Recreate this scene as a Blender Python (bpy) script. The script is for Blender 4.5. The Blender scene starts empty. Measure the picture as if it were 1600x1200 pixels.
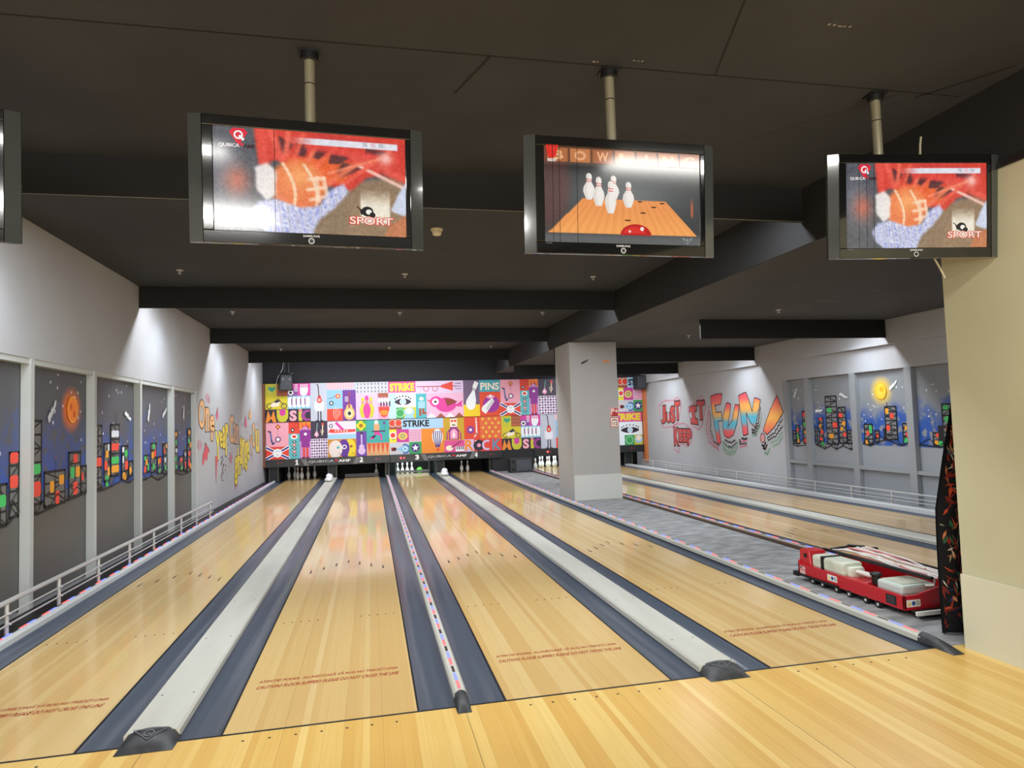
import bpy, bmesh, math, random
import numpy as np
from mathutils import Vector, Matrix

SC = bpy.context.scene
COL = SC.collection
# ---------------------------------------------------------------- camera
cam_d = bpy.data.cameras.new('camera')
cam = bpy.data.objects.new('camera', cam_d)
COL.objects.link(cam)
CY, CP, CR = math.radians(12.1834), math.radians(3.0987), math.radians(-1.8166)
_f = Vector((math.sin(CY) * math.cos(CP), math.cos(CY) * math.cos(CP), math.sin(CP)))
_r = Vector((math.cos(CY), -math.sin(CY), 0))
_u = _r.cross(_f)
_r2 = math.cos(CR) * _r + math.sin(CR) * _u
_u2 = -math.sin(CR) * _r + math.cos(CR) * _u
cam.matrix_world = Matrix(((_r2.x, _u2.x, -_f.x, 0.2926), (_r2.y, _u2.y, -_f.y, -3.9412), (_r2.z, _u2.z, -_f.z, 1.6606), (0, 0, 0, 1)))
cam_d.sensor_fit = 'HORIZONTAL'
cam_d.sensor_width = 36
cam_d.lens = 1031.85 / 1600 * 36
cam_d.clip_start = 0.05
SC.camera = cam
# ---------------------------------------------------------------- colour management, world
vs = SC.view_settings
vs.view_transform = 'Standard'
vs.look = 'None'
vs.gamma = 1
vs.use_curve_mapping = False
vs.exposure = 0.0
W = bpy.data.worlds.new('world')
SC.world = W
W.use_nodes = True
W.node_tree.nodes['Background'].inputs[0].default_value = (0.75, 0.78, 0.85, 1)
W.node_tree.nodes['Background'].inputs[1].default_value = 0.15


def light(kind, name, loc, power, color=(1, 1, 1), size=1, sizey=None, aim=None, spot=None, blend=0.6, spread=None, radius=0.05):
    d = bpy.data.lights.new(name, kind)
    d.energy = power
    d.color = color
    if kind == 'AREA':
        d.size = size
        if sizey:
            d.shape = 'RECTANGLE'
            d.size_y = sizey
        if spread:
            d.spread = math.radians(spread)
    if kind == 'SPOT':
        d.spot_size = math.radians(spot)
        d.spot_blend = blend
        d.shadow_soft_size = radius
    o = bpy.data.objects.new(name, d)
    o.location = loc
    if aim:
        o.rotation_euler = (Vector(aim) - Vector(loc)).to_track_quat('-Z', 'Y').to_euler()
    COL.objects.link(o)
    return o


COOL = (0.90, 0.95, 1.0)
CEIL, LOWC = 3.73, 3.2                  # main ceiling, lower ceiling over the right-hand lanes
BAF_Y = (1.42, 6.29, 10.57, 14.95)      # baffle boards hanging across the left bays
RBAF_Y = (5.9, 10.1, 14.3)              # and across the right bays
XL, XS = -2.9, 4.3                      # left wall, step between the ceilings


def xr(y):                              # right wall runs slightly outwards
    return 9.2 + .025 * (y - 5)


# rows of tubes hidden behind each baffle
for k, y in enumerate(BAF_Y):
    light('AREA', 'baffle_tube_light', (0.7, y + .22, 3.66), (235, 225, 200, 120)[k], COOL, 6.4, .12, aim=(0.7, y + .35, 0))
for y in RBAF_Y:
    light('AREA', 'baffle_tube_light', (6.9, y + .2, 3.14), 95, COOL, 3.8, .12, aim=(6.9, y + .3, 0))
light('AREA', 'baffle_tube_light', (6.4, 2.6, 3.14), 70, COOL, 3.2, .12, aim=(6.4, 2.8, 0))
# wall washers next to the walls
for y in BAF_Y:
    light('SPOT', 'wall_wash_light', (XL + .5, y + .75, 3.68), 78, (.74, .86, 1.0), spot=96, blend=1, radius=.2, aim=(XL + .05, y + 1.0, 1.9))
for y in RBAF_Y:
    light('SPOT', 'wall_wash_light', (xr(y) - .55, y + .6, 3.15), 70, (.76, .87, 1.0), spot=110, blend=1, radius=.2, aim=(xr(y) - .1, y + .8, 1.3))
# the bowling area behind the viewer: warm ceiling panels, then an added fill
light('AREA', 'approach_panel_light', (-1.1, -2.55, 3.6), 40, (1, .98, .92), 1.0, .3, aim=(-1.1, -2.55, 0))
light('AREA', 'approach_panel_light', (2.95, -2.45, 3.6), 60, (1, .98, .92), 1.1, .45, aim=(2.95, -2.45, 0))
light('AREA', 'approach_panel_light', (-1.0, -5.8, 3.6), 190, (1, .98, .93), 1.2, .5, aim=(-0.9, -5.4, 0))
light('AREA', 'rear_fill_light', (0.6, -10.8, 1.6), 520, (1, .98, .94), 7, 2.0, aim=(0.6, 0, .9))  # unseen fill added at the rear, too low for the televisions to mirror
light('AREA', 'mask_flood_light', (0.1, 15.5, 3.4), 58, COOL, 5.0, .2, aim=(0.1, 17.3, 1.3))
light('AREA', 'mask_flood_light', (7.6, 15.4, 3.1), 30, COOL, 2.5, .2, aim=(7.8, 17.3, 1.5))
for cx in (1.5763, 6.123):              # lit pin decks
    light('AREA', 'pin_deck_light', (cx, 17.62, .8), 16, (.75, .95, 1.0), .9, .1, aim=(cx, 18.2, .1))


# ---------------------------------------------------------------- helpers
def lin(c):
    if isinstance(c, str):
        c = tuple(int(c[i:i + 2], 16) for i in (0, 2, 4))
    return tuple(((v / 255) / 12.92 if v / 255 <= .04045 else ((v / 255 + .055) / 1.055) ** 2.4) for v in c)


MATS = {}


def mat(name, c=(200, 200, 200), rough=.6, metal=0, coat=0, emit=0, spec=.5, noise=None, bump=0, coat_rough=.08, alpha=1):
    if name in MATS:
        return MATS[name]
    m = bpy.data.materials.new(name)
    m.use_nodes = True
    n = m.node_tree.nodes
    l = m.node_tree.links
    b = n['Principled BSDF']
    col = (*lin(c), 1)
    b.inputs['Base Color'].default_value = col
    b.inputs['Roughness'].default_value = rough
    b.inputs['Metallic'].default_value = metal
    b.inputs['Coat Weight'].default_value = coat
    b.inputs['Coat Roughness'].default_value = coat_rough
    b.inputs['Specular IOR Level'].default_value = spec
    if emit:
        b.inputs['Emission Color'].default_value = col
        b.inputs['Emission Strength'].default_value = emit
    if noise:                           # (scale vector, second colour, contrast lo, hi)
        sc, c2, lo, hi = noise
        g = n.new('ShaderNodeNewGeometry')
        mp = n.new('ShaderNodeVectorMath'); mp.operation = 'MULTIPLY'
        mp.inputs[1].default_value = sc
        t = n.new('ShaderNodeTexNoise')
        t.inputs['Scale'].default_value = 1
        t.inputs['Detail'].default_value = 5
        r = n.new('ShaderNodeMapRange')
        r.inputs[1].default_value = lo
        r.inputs[2].default_value = hi
        x = n.new('ShaderNodeMix'); x.data_type = 'RGBA'
        x.inputs[6].default_value = col
        x.inputs[7].default_value = (*lin(c2), 1)
        l.new(g.outputs['Position'], mp.inputs[0])
        l.new(mp.outputs[0], t.inputs['Vector'])
        l.new(t.outputs[0], r.inputs[0])
        l.new(r.outputs[0], x.inputs[0])
        l.new(x.outputs[2], b.inputs['Base Color'])
        if bump:
            bp = n.new('ShaderNodeBump')
            bp.inputs['Strength'].default_value = bump
            bp.inputs['Distance'].default_value = .01
            l.new(t.outputs[0], bp.inputs['Height'])
            l.new(bp.outputs[0], b.inputs['Normal'])
    MATS[name] = m
    return m


def paint_mat(name, rough=.55, emit=0, coat=0):
    if name in MATS:
        return MATS[name]
    m = bpy.data.materials.new(name)
    m.use_nodes = True
    n = m.node_tree.nodes
    b = n['Principled BSDF']
    a = n.new('ShaderNodeVertexColor')
    a.layer_name = 'Col'
    b.inputs['Roughness'].default_value = rough
    b.inputs['Coat Weight'].default_value = coat
    if emit:
        b.inputs['Base Color'].default_value = (.01, .01, .012, 1)
        m.node_tree.links.new(a.outputs[0], b.inputs['Emission Color'])
        b.inputs['Emission Strength'].default_value = emit
    else:
        m.node_tree.links.new(a.outputs[0], b.inputs['Base Color'])
    MATS[name] = m
    return m


def wood_mat(name, bw, stops, rough, coat, seg=0, grain=.35, coat_rough=.1):
    m = bpy.data.materials.new(name)
    m.use_nodes = True
    n = m.node_tree.nodes
    l = m.node_tree.links
    b = n['Principled BSDF']

    def M(op, a, c=None):
        x = n.new('ShaderNodeMath')
        x.operation = op
        for i, v in enumerate((a, c)):
            if v is None:
                continue
            if isinstance(v, (int, float)):
                x.inputs[i].default_value = v
            else:
                l.new(v, x.inputs[i])
        return x.outputs[0]
    g = n.new('ShaderNodeNewGeometry')
    s = n.new('ShaderNodeSeparateXYZ')
    l.new(g.outputs['Position'], s.inputs[0])
    xx = M('ADD', s.outputs[0], 20)
    X = M('ADD', M('DIVIDE', xx, bw), M('MULTIPLY', M('SINE', M('MULTIPLY', xx, 23)), .42))
    ix = M('FLOOR', X)
    w1 = n.new('ShaderNodeTexWhiteNoise'); w1.noise_dimensions = '1D'
    l.new(ix, w1.inputs['W'])
    if seg:
        yy = M('FLOOR', M('ADD', M('DIVIDE', s.outputs[1], seg), M('MULTIPLY', w1.outputs[0], 13)))
        w2 = n.new('ShaderNodeTexWhiteNoise'); w2.noise_dimensions = '2D'
        cb = n.new('ShaderNodeCombineXYZ')
        l.new(ix, cb.inputs[0]); l.new(yy, cb.inputs[1])
        l.new(cb.outputs[0], w2.inputs['Vector'])
        v = w2.outputs[0]
    else:
        v = w1.outputs[0]
    mp = n.new('ShaderNodeVectorMath'); mp.operation = 'MULTIPLY'
    mp.inputs[1].default_value = (55, 1.6, 1)
    l.new(g.outputs['Position'], mp.inputs[0])
    t = n.new('ShaderNodeTexNoise')
    t.inputs['Scale'].default_value = 1
    t.inputs['Detail'].default_value = 6
    l.new(mp.outputs[0], t.inputs['Vector'])
    val = M('ADD', M('MULTIPLY', v, 1 - grain), M('MULTIPLY', t.outputs[0], grain))
    r = n.new('ShaderNodeValToRGB')
    e = r.color_ramp.elements
    while len(e) < len(stops):
        e.new(.5)
    for i, (p, c) in enumerate(stops):
        e[i].position = p
        e[i].color = (*lin(c), 1)
    l.new(val, r.inputs[0])
    fr = M('FRACT', X)
    line = M('MULTIPLY', M('LESS_THAN', fr, .035), .25)
    mx = n.new('ShaderNodeMix'); mx.data_type = 'RGBA'
    l.new(line, mx.inputs[0])
    l.new(r.outputs[0], mx.inputs[6])
    mx.inputs[7].default_value = (*lin((120, 85, 45)), 1)
    l.new(mx.outputs[2], b.inputs['Base Color'])
    b.inputs['Roughness'].default_value = rough
    b.inputs['Coat Weight'].default_value = coat
    b.inputs['Coat Roughness'].default_value = coat_rough
    MATS[name] = m
    return m


def wm(o):
    m = Matrix.LocRotScale(o.location, o.rotation_euler, None)
    return wm(o.parent) @ m if o.parent else m


def props(o, label=None, cat=None, group=None, kind=None):
    if label: o['label'] = label
    if cat: o['category'] = cat
    if group: o['group'] = group
    if kind: o['kind'] = kind
    return o


def thing(name, label, cat, loc=(0, 0, 0), rot=(0, 0, 0), group=None):
    o = bpy.data.objects.new(name, None)
    o.empty_display_size = .1
    o.location = loc
    o.rotation_euler = rot
    COL.objects.link(o)
    return props(o, label, cat, group)


class MB:
    def __init__(s):
        s.v = []; s.f = []; s.m = []; s.s = []

    def add(s, pts, faces, m=0, smooth=False):
        o = len(s.v)
        s.v += [tuple(p) for p in pts]
        for f in faces:
            s.f.append([o + i for i in f]); s.m.append(m); s.s.append(smooth)
        return s

    def quad(s, a, b, c, d, m=0):
        return s.add((a, b, c, d), ((0, 1, 2, 3),), m)

    def box(s, x0, x1, y0, y1, z0, z1, m=0, M=None):
        p = [(x, y, z) for z in (z0, z1) for y in (y0, y1) for x in (x0, x1)]
        if M is not None:
            p = [M @ Vector(q) for q in p]
        return s.add(p, ((0, 2, 3, 1), (4, 5, 7, 6), (0, 1, 5, 4), (2, 6, 7, 3), (0, 4, 6, 2), (1, 3, 7, 5)), m)

    def prism(s, pts2, axis, a, b, m=0):        # outline in the two other axes, extruded along axis
        n = len(pts2)
        def P(q, t):
            q = list(q); q.insert(axis, t); return q
        pts = [P(q, a) for q in pts2] + [P(q, b) for q in pts2]
        fs = [tuple(range(n))[::-1], tuple(range(n, 2 * n))] + [(i, (i + 1) % n, n + (i + 1) % n, n + i) for i in range(n)]
        return s.add(pts, fs, m)

    def cyl(s, p, q, r, n=12, m=0, r2=None, cap=True):
        p = Vector(p); q = Vector(q); r2 = r if r2 is None else r2
        d = (q - p).normalized()
        a = d.orthogonal().normalized(); b = d.cross(a)
        c = [(a * math.cos(2 * math.pi * i / n) + b * math.sin(2 * math.pi * i / n)) for i in range(n)]
        A = [p + v * r for v in c]; B = [q + v * r2 for v in c]
        s.add(A + B, [(i, (i + 1) % n, n + (i + 1) % n, n + i) for i in range(n)], m, True)
        if cap:
            s.add(A, (tuple(range(n))[::-1],), m); s.add(B, (tuple(range(n)),), m)
        return s

    def tube(s, pts, r, n=8, m=0):
        pts = [Vector(p) for p in pts]
        rings = []
        nrm = None
        for i, p in enumerate(pts):
            d = (pts[min(i + 1, len(pts) - 1)] - pts[max(i - 1, 0)]).normalized()
            a = d.orthogonal().normalized() if nrm is None else (nrm - d * nrm.dot(d)).normalized()
            nrm = a
            b = d.cross(a)
            rings.append([p + (a * math.cos(2 * math.pi * k / n) + b * math.sin(2 * math.pi * k / n)) * r for k in range(n)])
        P = [v for R in rings for v in R]
        fs = [(i * n + k, i * n + (k + 1) % n, (i + 1) * n + (k + 1) % n, (i + 1) * n + k) for i in range(len(pts) - 1) for k in range(n)]
        s.add(P, fs, m, True)
        s.add(rings[0], (tuple(range(n))[::-1],), m); s.add(rings[-1], (tuple(range(n)),), m)
        return s

    def lathe(s, prof, c=(0, 0, 0), n=16, m=0):
        P = [(c[0] + r * math.cos(2 * math.pi * k / n), c[1] + r * math.sin(2 * math.pi * k / n), c[2] + z) for r, z in prof for k in range(n)]
        fs = [(i * n + k, i * n + (k + 1) % n, (i + 1) * n + (k + 1) % n, (i + 1) * n + k) for i in range(len(prof) - 1) for k in range(n)]
        s.add(P, fs, m, True)
        s.add(P[:n], (tuple(range(n))[::-1],), m); s.add(P[-n:], (tuple(range(n)),), m)
        return s

    def ell(s, c, rx, ry, rz, n=16, k=10, m=0, jit=0, rnd=None):
        P = []
        for i in range(k + 1):
            t = math.pi * i / k
            for j in range(n):
                a = 2 * math.pi * j / n
                q = 1 + (rnd.uniform(-jit, jit) if jit else 0)
                P.append((c[0] + rx * q * math.sin(t) * math.cos(a), c[1] + ry * q * math.sin(t) * math.sin(a), c[2] + rz * q * math.cos(t)))
        s.add(P, [(i * n + j, (i + 1) * n + j, (i + 1) * n + (j + 1) % n, i * n + (j + 1) % n) for i in range(k) for j in range(n)], m, True)
        return s

    def remap(s, fn):
        s.v = [fn(*p) for p in s.v]
        return s

    def build(s, name, mats, parent=None, loc=None, bevel=0, local=False):
        me = bpy.data.meshes.new(name)
        o = bpy.data.objects.new(name, me)
        v = [Vector(p) for p in s.v]
        if parent is not None:
            o.parent = parent
            if not local:
                inv = wm(parent).inverted()
                v = [inv @ p for p in v]
        else:
            if loc is None:
                xs, ys, zs = zip(*s.v)
                loc = ((min(xs) + max(xs)) / 2, (min(ys) + max(ys)) / 2, min(zs))
            o.location = loc
            if not local:
                v = [p - Vector(loc) for p in v]
        me.from_pydata([tuple(p) for p in v], [], s.f)
        for mm in (mats if isinstance(mats, (list, tuple)) else [mats]):
            me.materials.append(mm)
        me.polygons.foreach_set('material_index', s.m)
        me.polygons.foreach_set('use_smooth', s.s)
        if bevel:
            b = o.modifiers.new('bevel', 'BEVEL')
            b.width = bevel; b.segments = 2; b.limit_method = 'ANGLE'; b.angle_limit = math.radians(50)
        me.validate()
        me.update()
        COL.objects.link(o)
        return o


def struct(name, mb, mats, **k):
    return props(mb.build(name, mats, **k), kind='structure')


def dup(root, loc, label, group=None, rot=None):
    r = root.copy(); COL.objects.link(r)
    r.location = loc
    if rot: r.rotation_euler = rot
    r['label'] = label
    if group: r['group'] = group
    for ch in list(root.children):
        c = ch.copy(); COL.objects.link(c); c.parent = r
        for g in list(ch.children):
            d = g.copy(); COL.objects.link(d); d.parent = c
    return r


# ---------------------------------------------------------------- flat painted / printed artwork
_FONT = {}


def glyphs(text, bold=0):
    key = (text, bold)
    if key not in _FONT:
        cu = bpy.data.curves.new('lettering', 'FONT')
        cu.body = text
        cu.offset = bold
        cu.resolution_u = 3
        ob = bpy.data.objects.new('lettering', cu)
        COL.objects.link(ob)
        dg = bpy.context.evaluated_depsgraph_get()
        me = ob.evaluated_get(dg).to_mesh()
        V = [(v.co.x, v.co.y) for v in me.vertices]
        Fs = [tuple(p.vertices) for p in me.polygons]
        ob.evaluated_get(dg).to_mesh_clear()
        bpy.data.objects.remove(ob)
        bpy.data.curves.remove(cu)
        x0 = min(v[0] for v in V); x1 = max(v[0] for v in V); y0 = min(v[1] for v in V); y1 = max(v[1] for v in V)
        _FONT[key] = ([((a - x0) / (x1 - x0), (b - y0) / (y1 - y0)) for a, b in V], Fs)
    return _FONT[key]


def clip(poly, y, keep_above):
    out = []
    for i in range(len(poly)):
        a, b = poly[i], poly[(i + 1) % len(poly)]
        ia, ib = (a[1] >= y) == keep_above or a[1] == y, (b[1] >= y) == keep_above or b[1] == y
        if ia: out.append(a)
        if ia != ib:
            t = (y - a[1]) / (b[1] - a[1])
            out.append((a[0] + t * (b[0] - a[0]), y))
    return out


class Art:
    def __init__(s, eps=.00015):
        s.EPS = eps
        s.P = []; s.F = []; s.C = []; s.d = 0
        s.win(0, 0, 1, 1)

    def win(s, x0, y0, x1, y1):
        s.x0, s.y0, s.sx, s.sy = x0, y0, x1 - x0, y1 - y0
        return s

    def meters(s):
        return s.win(0, 0, 1, 1)

    def T(s, p):
        return (s.x0 + p[0] * s.sx, s.y0 + p[1] * s.sy)

    def raw(s, pts, cols):
        o = len(s.P)
        s.P += [(a, b, s.d) for a, b in pts]
        s.F.append(list(range(o, o + len(pts))))
        s.C += cols

    def up(s):
        s.d += s.EPS
        return s

    def poly(s, pts, c, bands=0):
        s.up()
        pts = [s.T(p) for p in pts]
        if callable(c):
            ys = [p[1] for p in pts]
            y0, y1 = min(ys), max(ys)
            nb = bands or 8
            for k in range(nb):
                a, b = y0 + (y1 - y0) * k / nb, y0 + (y1 - y0) * (k + 1) / nb
                q = clip(clip(pts, a, True), b, False)
                if len(q) > 2:
                    s.raw(q, [lin(c((p[1] - y0) / (y1 - y0))) for p in q])
        else:
            s.raw(pts, [lin(c)] * len(pts))
        return s

    def rect(s, x0, y0, x1, y1, c):
        return s.poly([(x0, y0), (x1, y0), (x1, y1), (x0, y1)], c)

    def ellipse(s, cx, cy, rx, ry, c, a0=0, a1=360, n=20):
        full = a1 - a0 >= 360
        k = n if full else n + 1
        return s.poly([(cx + rx * math.cos(math.radians(a0 + (a1 - a0) * i / n)), cy + ry * math.sin(math.radians(a0 + (a1 - a0) * i / n))) for i in range(k)], c)

    def circ(s, cx, cy, r, c, a0=0, a1=360, n=20):   # r in units of the window height
        m = min(abs(s.sx), abs(s.sy))
        return s.ellipse(cx, cy, r * m / s.sx, r * m / s.sy, c, a0, a1, n)

    def ring(s, cx, cy, r0, r1, c, a0=0, a1=360, n=20):
        s.up()
        m = min(abs(s.sx), abs(s.sy))
        L = lin(c)
        for i in range(n):
            a, b = [math.radians(a0 + (a1 - a0) * (i + k) / n) for k in (0, 1)]
            s.raw([s.T((cx + r * m / s.sx * math.cos(t), cy + r * m / s.sy * math.sin(t))) for r, t in ((r0, a), (r1, a), (r1, b), (r0, b))], [L] * 4)
        return s

    def line(s, pts, w, c, closed=False):            # w in metres
        s.up()
        L = lin(c)
        P = [Vector(s.T(p)) for p in pts]
        if closed: P.append(P[0])
        for a, b in zip(P[:-1], P[1:]):
            if (b - a).length < 1e-6: continue
            d = (b - a).normalized()
            n = Vector((-d.y, d.x)) * w / 2
            e = d * w * .35
            s.raw([tuple(a - n - e), tuple(b - n + e), tuple(b + n + e), tuple(a + n - e)], [L] * 4)
        return s

    def star(s, cx, cy, r, c, k=5, q=.42):
        m = min(abs(s.sx), abs(s.sy))
        return s.poly([(cx + (r if i % 2 == 0 else r * q) * m / s.sx * math.sin(math.pi * i / k), cy + (r if i % 2 == 0 else r * q) * m / s.sy * math.cos(math.pi * i / k)) for i in range(2 * k)], c)

    def text(s, t, x0, y0, x1, y1, c, bold=0, quad=None):
        s.up()
        V, Fs = glyphs(t, bold)
        if quad is None:
            quad = [(x0, y0), (x1, y0), (x1, y1), (x0, y1)]
        a, b, d, e = quad
        def Q(u, v):
            return ((a[0] * (1 - u) + b[0] * u) * (1 - v) + (e[0] * (1 - u) + d[0] * u) * v, (a[1] * (1 - u) + b[1] * u) * (1 - v) + (e[1] * (1 - u) + d[1] * u) * v)
        for f in Fs:
            pts = [V[i] for i in f]
            s.raw([s.T(Q(*p)) for p in pts], [lin(c(p[1])) if callable(c) else lin(c) for p in pts])
        return s

    def raster(s, img):                              # img rows from the top, sRGB 0..1
        s.up()
        h, w = img.shape[:2]
        L = np.where(img <= .04045, img / 12.92, ((np.clip(img, 0, 1) + .055) / 1.055) ** 2.4)
        o = len(s.P)
        for j in range(h):
            for i in range(w):
                x, y = s.T((i / (w - 1), 1 - j / (h - 1)))
                s.P.append((x, y, s.d))
        for j in range(h - 1):
            for i in range(w - 1):
                q = [(j, i), (j + 1, i), (j + 1, i + 1), (j, i + 1)]
                s.F.append([o + a * w + b for a, b in q])
                s.C += [tuple(L[a, b]) for a, b in q]
        return s

    def build(s, name, material, parent=None, O=(0, 0, 0), U=(1, 0, 0), V=(0, 0, 1), N=(0, -1, 0), board=None, bcol='303030', local=False, kind=None, bmat=None):
        O, U, V, N = map(Vector, (O, U, V, N))
        P = [O + U * a + V * b + N * d for a, b, d in s.P]
        F = list(s.F); C = list(s.C)
        nart = len(F)
        for x0, y0, x1, y1, t in ([] if not board else board if isinstance(board, list) else [board]):   # thickness behind the print
            o = len(P)
            P += [O + U * a + V * b + N * d for d in (0, -t) for a, b in ((x0, y0), (x1, y0), (x1, y1), (x0, y1))]
            for f in ((0, 1, 2, 3), (7, 6, 5, 4), (0, 4, 5, 1), (1, 5, 6, 2), (2, 6, 7, 3), (3, 7, 4, 0)):
                F.append([o + i for i in f]); C += [lin(bcol)] * 4
        me = bpy.data.meshes.new(name)
        o = bpy.data.objects.new(name, me)
        if parent is not None:
            o.parent = parent
            if not local:
                inv = wm(parent).inverted()
                P = [inv @ p for p in P]
        else:
            lo = Vector([min(p[i] for p in P) for i in range(3)]); hi = Vector([max(p[i] for p in P) for i in range(3)])
            c = (lo + hi) / 2; c.z = lo.z
            o.location = c
            P = [p - c for p in P]
        me.from_pydata([tuple(p) for p in P], [], F)
        me.materials.append(material)
        if bmat:
            me.materials.append(bmat)
            me.polygons.foreach_set('material_index', [0] * nart + [1] * (len(F) - nart))
        at = me.color_attributes.new('Col', 'FLOAT_COLOR', 'CORNER')
        at.data.foreach_set('color', [x for c in C for x in (*c, 1.0)])
        me.update()
        COL.objects.link(o)
        if kind: o['kind'] = kind
        return o


PAINT = paint_mat('printed colours', .5)
SCREEN = paint_mat('screen picture', .12, emit=.95)
# ================================================================ materials
WOOD_APP = wood_mat('approach maple', .06, [(.15, (212, 166, 86)), (.4, (218, 176, 95)), (.6, (224, 187, 108)), (.85, (232, 202, 128))], .34, .2, grain=.42, coat_rough=.2)
WOOD_LANE = wood_mat('lane maple', .06, [(.1, (208, 169, 106)), (.4, (212, 176, 113)), (.6, (217, 184, 122)), (.9, (223, 194, 137))], .3, .6, grain=.42, coat_rough=.07)
WOOD_FAR = wood_mat('far lane maple', .06, [(.12, (192, 152, 98)), (.35, (206, 168, 114)), (.6, (216, 182, 130)), (.85, (224, 194, 146))], .3, .6, grain=.42, coat_rough=.07)
BLACK = mat('black', (16, 16, 17), .5)
GUT = mat('gutter plastic', (74, 82, 95), .38, coat=.2, noise=((14, .4, 4), (98, 103, 113), .48, .72))
CAPM = mat('cap white', (196, 195, 184), .45, noise=((5, .8, 3), (184, 182, 172), .4, .7))
LEDGE = mat('ledge white', (205, 206, 205), .45)
RUBBER = mat('boot rubber', (38, 39, 41), .5, noise=((20, 20, 20), (56, 57, 58), .45, .7))
CEILM = mat('ceiling black', (48, 49, 53), .85, noise=((1.2, 1.2, 1), (57, 58, 62), .4, .7))
LOWM = mat('lower ceiling black', (66, 66, 69), .85, noise=((1.2, .5, 1), (77, 76, 78), .4, .7))
BAFM = mat('baffle black', (25, 25, 26), .8)
DARKW = mat('end wall navy black', (34, 35, 42), .8)
WALLM = mat('wall light grey', (172, 172, 175), .75, noise=((.8, .8, .8), (178, 178, 181), .4, .65))
FRAMEM = mat('frame grey', (184, 187, 184), .55)
RFRAME = mat('right frame grey', (150, 153, 156), .5)
YELM = mat('cream wall', (190, 187, 158), .7, noise=((1.5, 1.5, 1.5), (184, 181, 152), .45, .7))
CREAM2 = mat('cream kick board', (204, 202, 180), .6)
CONC = mat('grey screed', (116, 117, 118), .8, noise=((4, 9, 3), (158, 158, 157), .35, .68), bump=.2)
COLM = mat('column grey', (160, 156, 153), .7)
STEEL = mat('brushed steel', (206, 204, 202), .36, metal=.35)
CHROME = mat('pole steel', (190, 184, 158), .3, metal=.6)
DKSTEEL = mat('dark steel', (70, 72, 74), .45, metal=.6)
LED_R = mat('red led', (255, 96, 96), emit=1.0)
LED_B = mat('blue led', (110, 130, 255), emit=1.0)
LED_G = mat('led gap dark', (58, 52, 48), .5)
LED_D = mat('led strip tape', (190, 180, 178), .5)

# ================================================================ the setting
LANES = [-1.781, 0, 1.5763, 3.3355, 6.123, 7.903]
HW, GW = .527, .235
END = 18.35
struct('floor', MB().box(XL - .4, 10, -11, 20, -.2, -.14), CONC)
struct('trim_1', MB().box(XL - .35, 4.32, -11, 0, -.12, 0), WOOD_APP)                       # boarded approach
struct('trim_2', MB().box(-2.75, 4.06, -.012, .004, -.01, .0015), BLACK)                    # foul line
m = MB()
for x in (.795, -.895, 2.46):
    m.box(x - .0009, x + .0009, -11, -.1, 0, .0008)
struct('trim_3', m, BLACK)                                                                  # approach seams
struct('trim_4', MB().box(4.14, 5.27, .0, 17.3, -.12, 0), CONC)                             # grey strip between the lanes
struct('trim_5', MB().box(4.14, 10, -.3, .0, -.12, -.002).box(5.27, 10, -.3, 1.2, -.13, -.03), CONC)
m = MB()
m.box(XL - .1, 4.3, -11, 19.4, CEIL, CEIL + .12)
struct('ceiling', m, CEILM)
m = MB().box(XS, 10, -11, 19.4, LOWC, LOWC + .12)
struct('trim_6', m, LOWM)                                                                   # lower ceiling
struct('trim_7', MB().box(XS - .02, XS, -11, 19.4, LOWC, CEIL), BAFM)                       # step face
m = MB()                                                                                    # scuffs and seams on the ceilings
for (x0, y0, x1, y1, w) in ((-3, -.36, 4.2, -.36, .006), (1.0, -.36, .85, .1, .01), (2.4, -.36, 2.0, -1.6, .006), (3.9, -.3, 4.2, -.75, .012), (3.75, -.33, 2.6, 1.2, .004)):
    d = Vector((x1 - x0, y1 - y0, 0)).normalized(); n = Vector((-d.y, d.x, 0)) * w
    a, b = Vector((x0, y0, CEIL - .001)), Vector((x1, y1, CEIL - .001))
    m.quad(a - n, a + n, b + n, b - n)
struct('trim_8', m, mat('seam dark', (22, 21, 20), .9))
m = MB()
rnd = random.Random(4)
for (x, y, z, l, k) in ((2.74, -.95, CEIL, .16, 5), (6.75, 5.0, LOWC, .3, 5), (6.5, 4.2, LOWC, .5, 7), (6.6, 3.4, LOWC, .35, 3), (1.83, -.45, CEIL, .08, 3), (1.6, -.4, CEIL, .05, 2)):
    for i in range(k):
        a = x + l * i / k; w = l / k * rnd.uniform(.3, .8)
        m.box(a, a + w, y + rnd.uniform(-.006, .006), y + .008 + rnd.uniform(0, .006), z - .003, z - .001)
struct('trim_9', m, mat('bare plaster', (150, 140, 130), .9))

# left wall: plain above and beyond, recessed bays with frame fins nearer
FINY = [1.64, 3.24, 4.74, 6.34, 7.94, 9.40]
m = MB()
m.box(XL - .3, XL, -11, 19.4, 2.40, CEIL)
m.box(XL - .3, XL, 9.47, 19.4, -.12, 2.40)
m.box(XL - .3, XL - .1, -11, 9.47, -.12, 2.40)
m.box(XL - .3, XL, -11, .04, -.12, 2.40)
struct('wall_left', m, WALLM)
m = MB()
for y in FINY + [.04]:
    m.box(XL - .1, XL + .004, y, y + .07, -.1, 2.40)
m.box(XL - .1, XL - .01, .04, 9.47, 2.345, 2.40)
struct('trim_10', m, FRAMEM)
m = MB()
for y in FINY[1:]:
    m.box(XL - .1, XL - .085, y - .012, y, 0, 2.385)
struct('trim_11', m, mat('dark joint strip', (52, 53, 54), .8))  # dark strips in the joints between panels and fins

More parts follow.
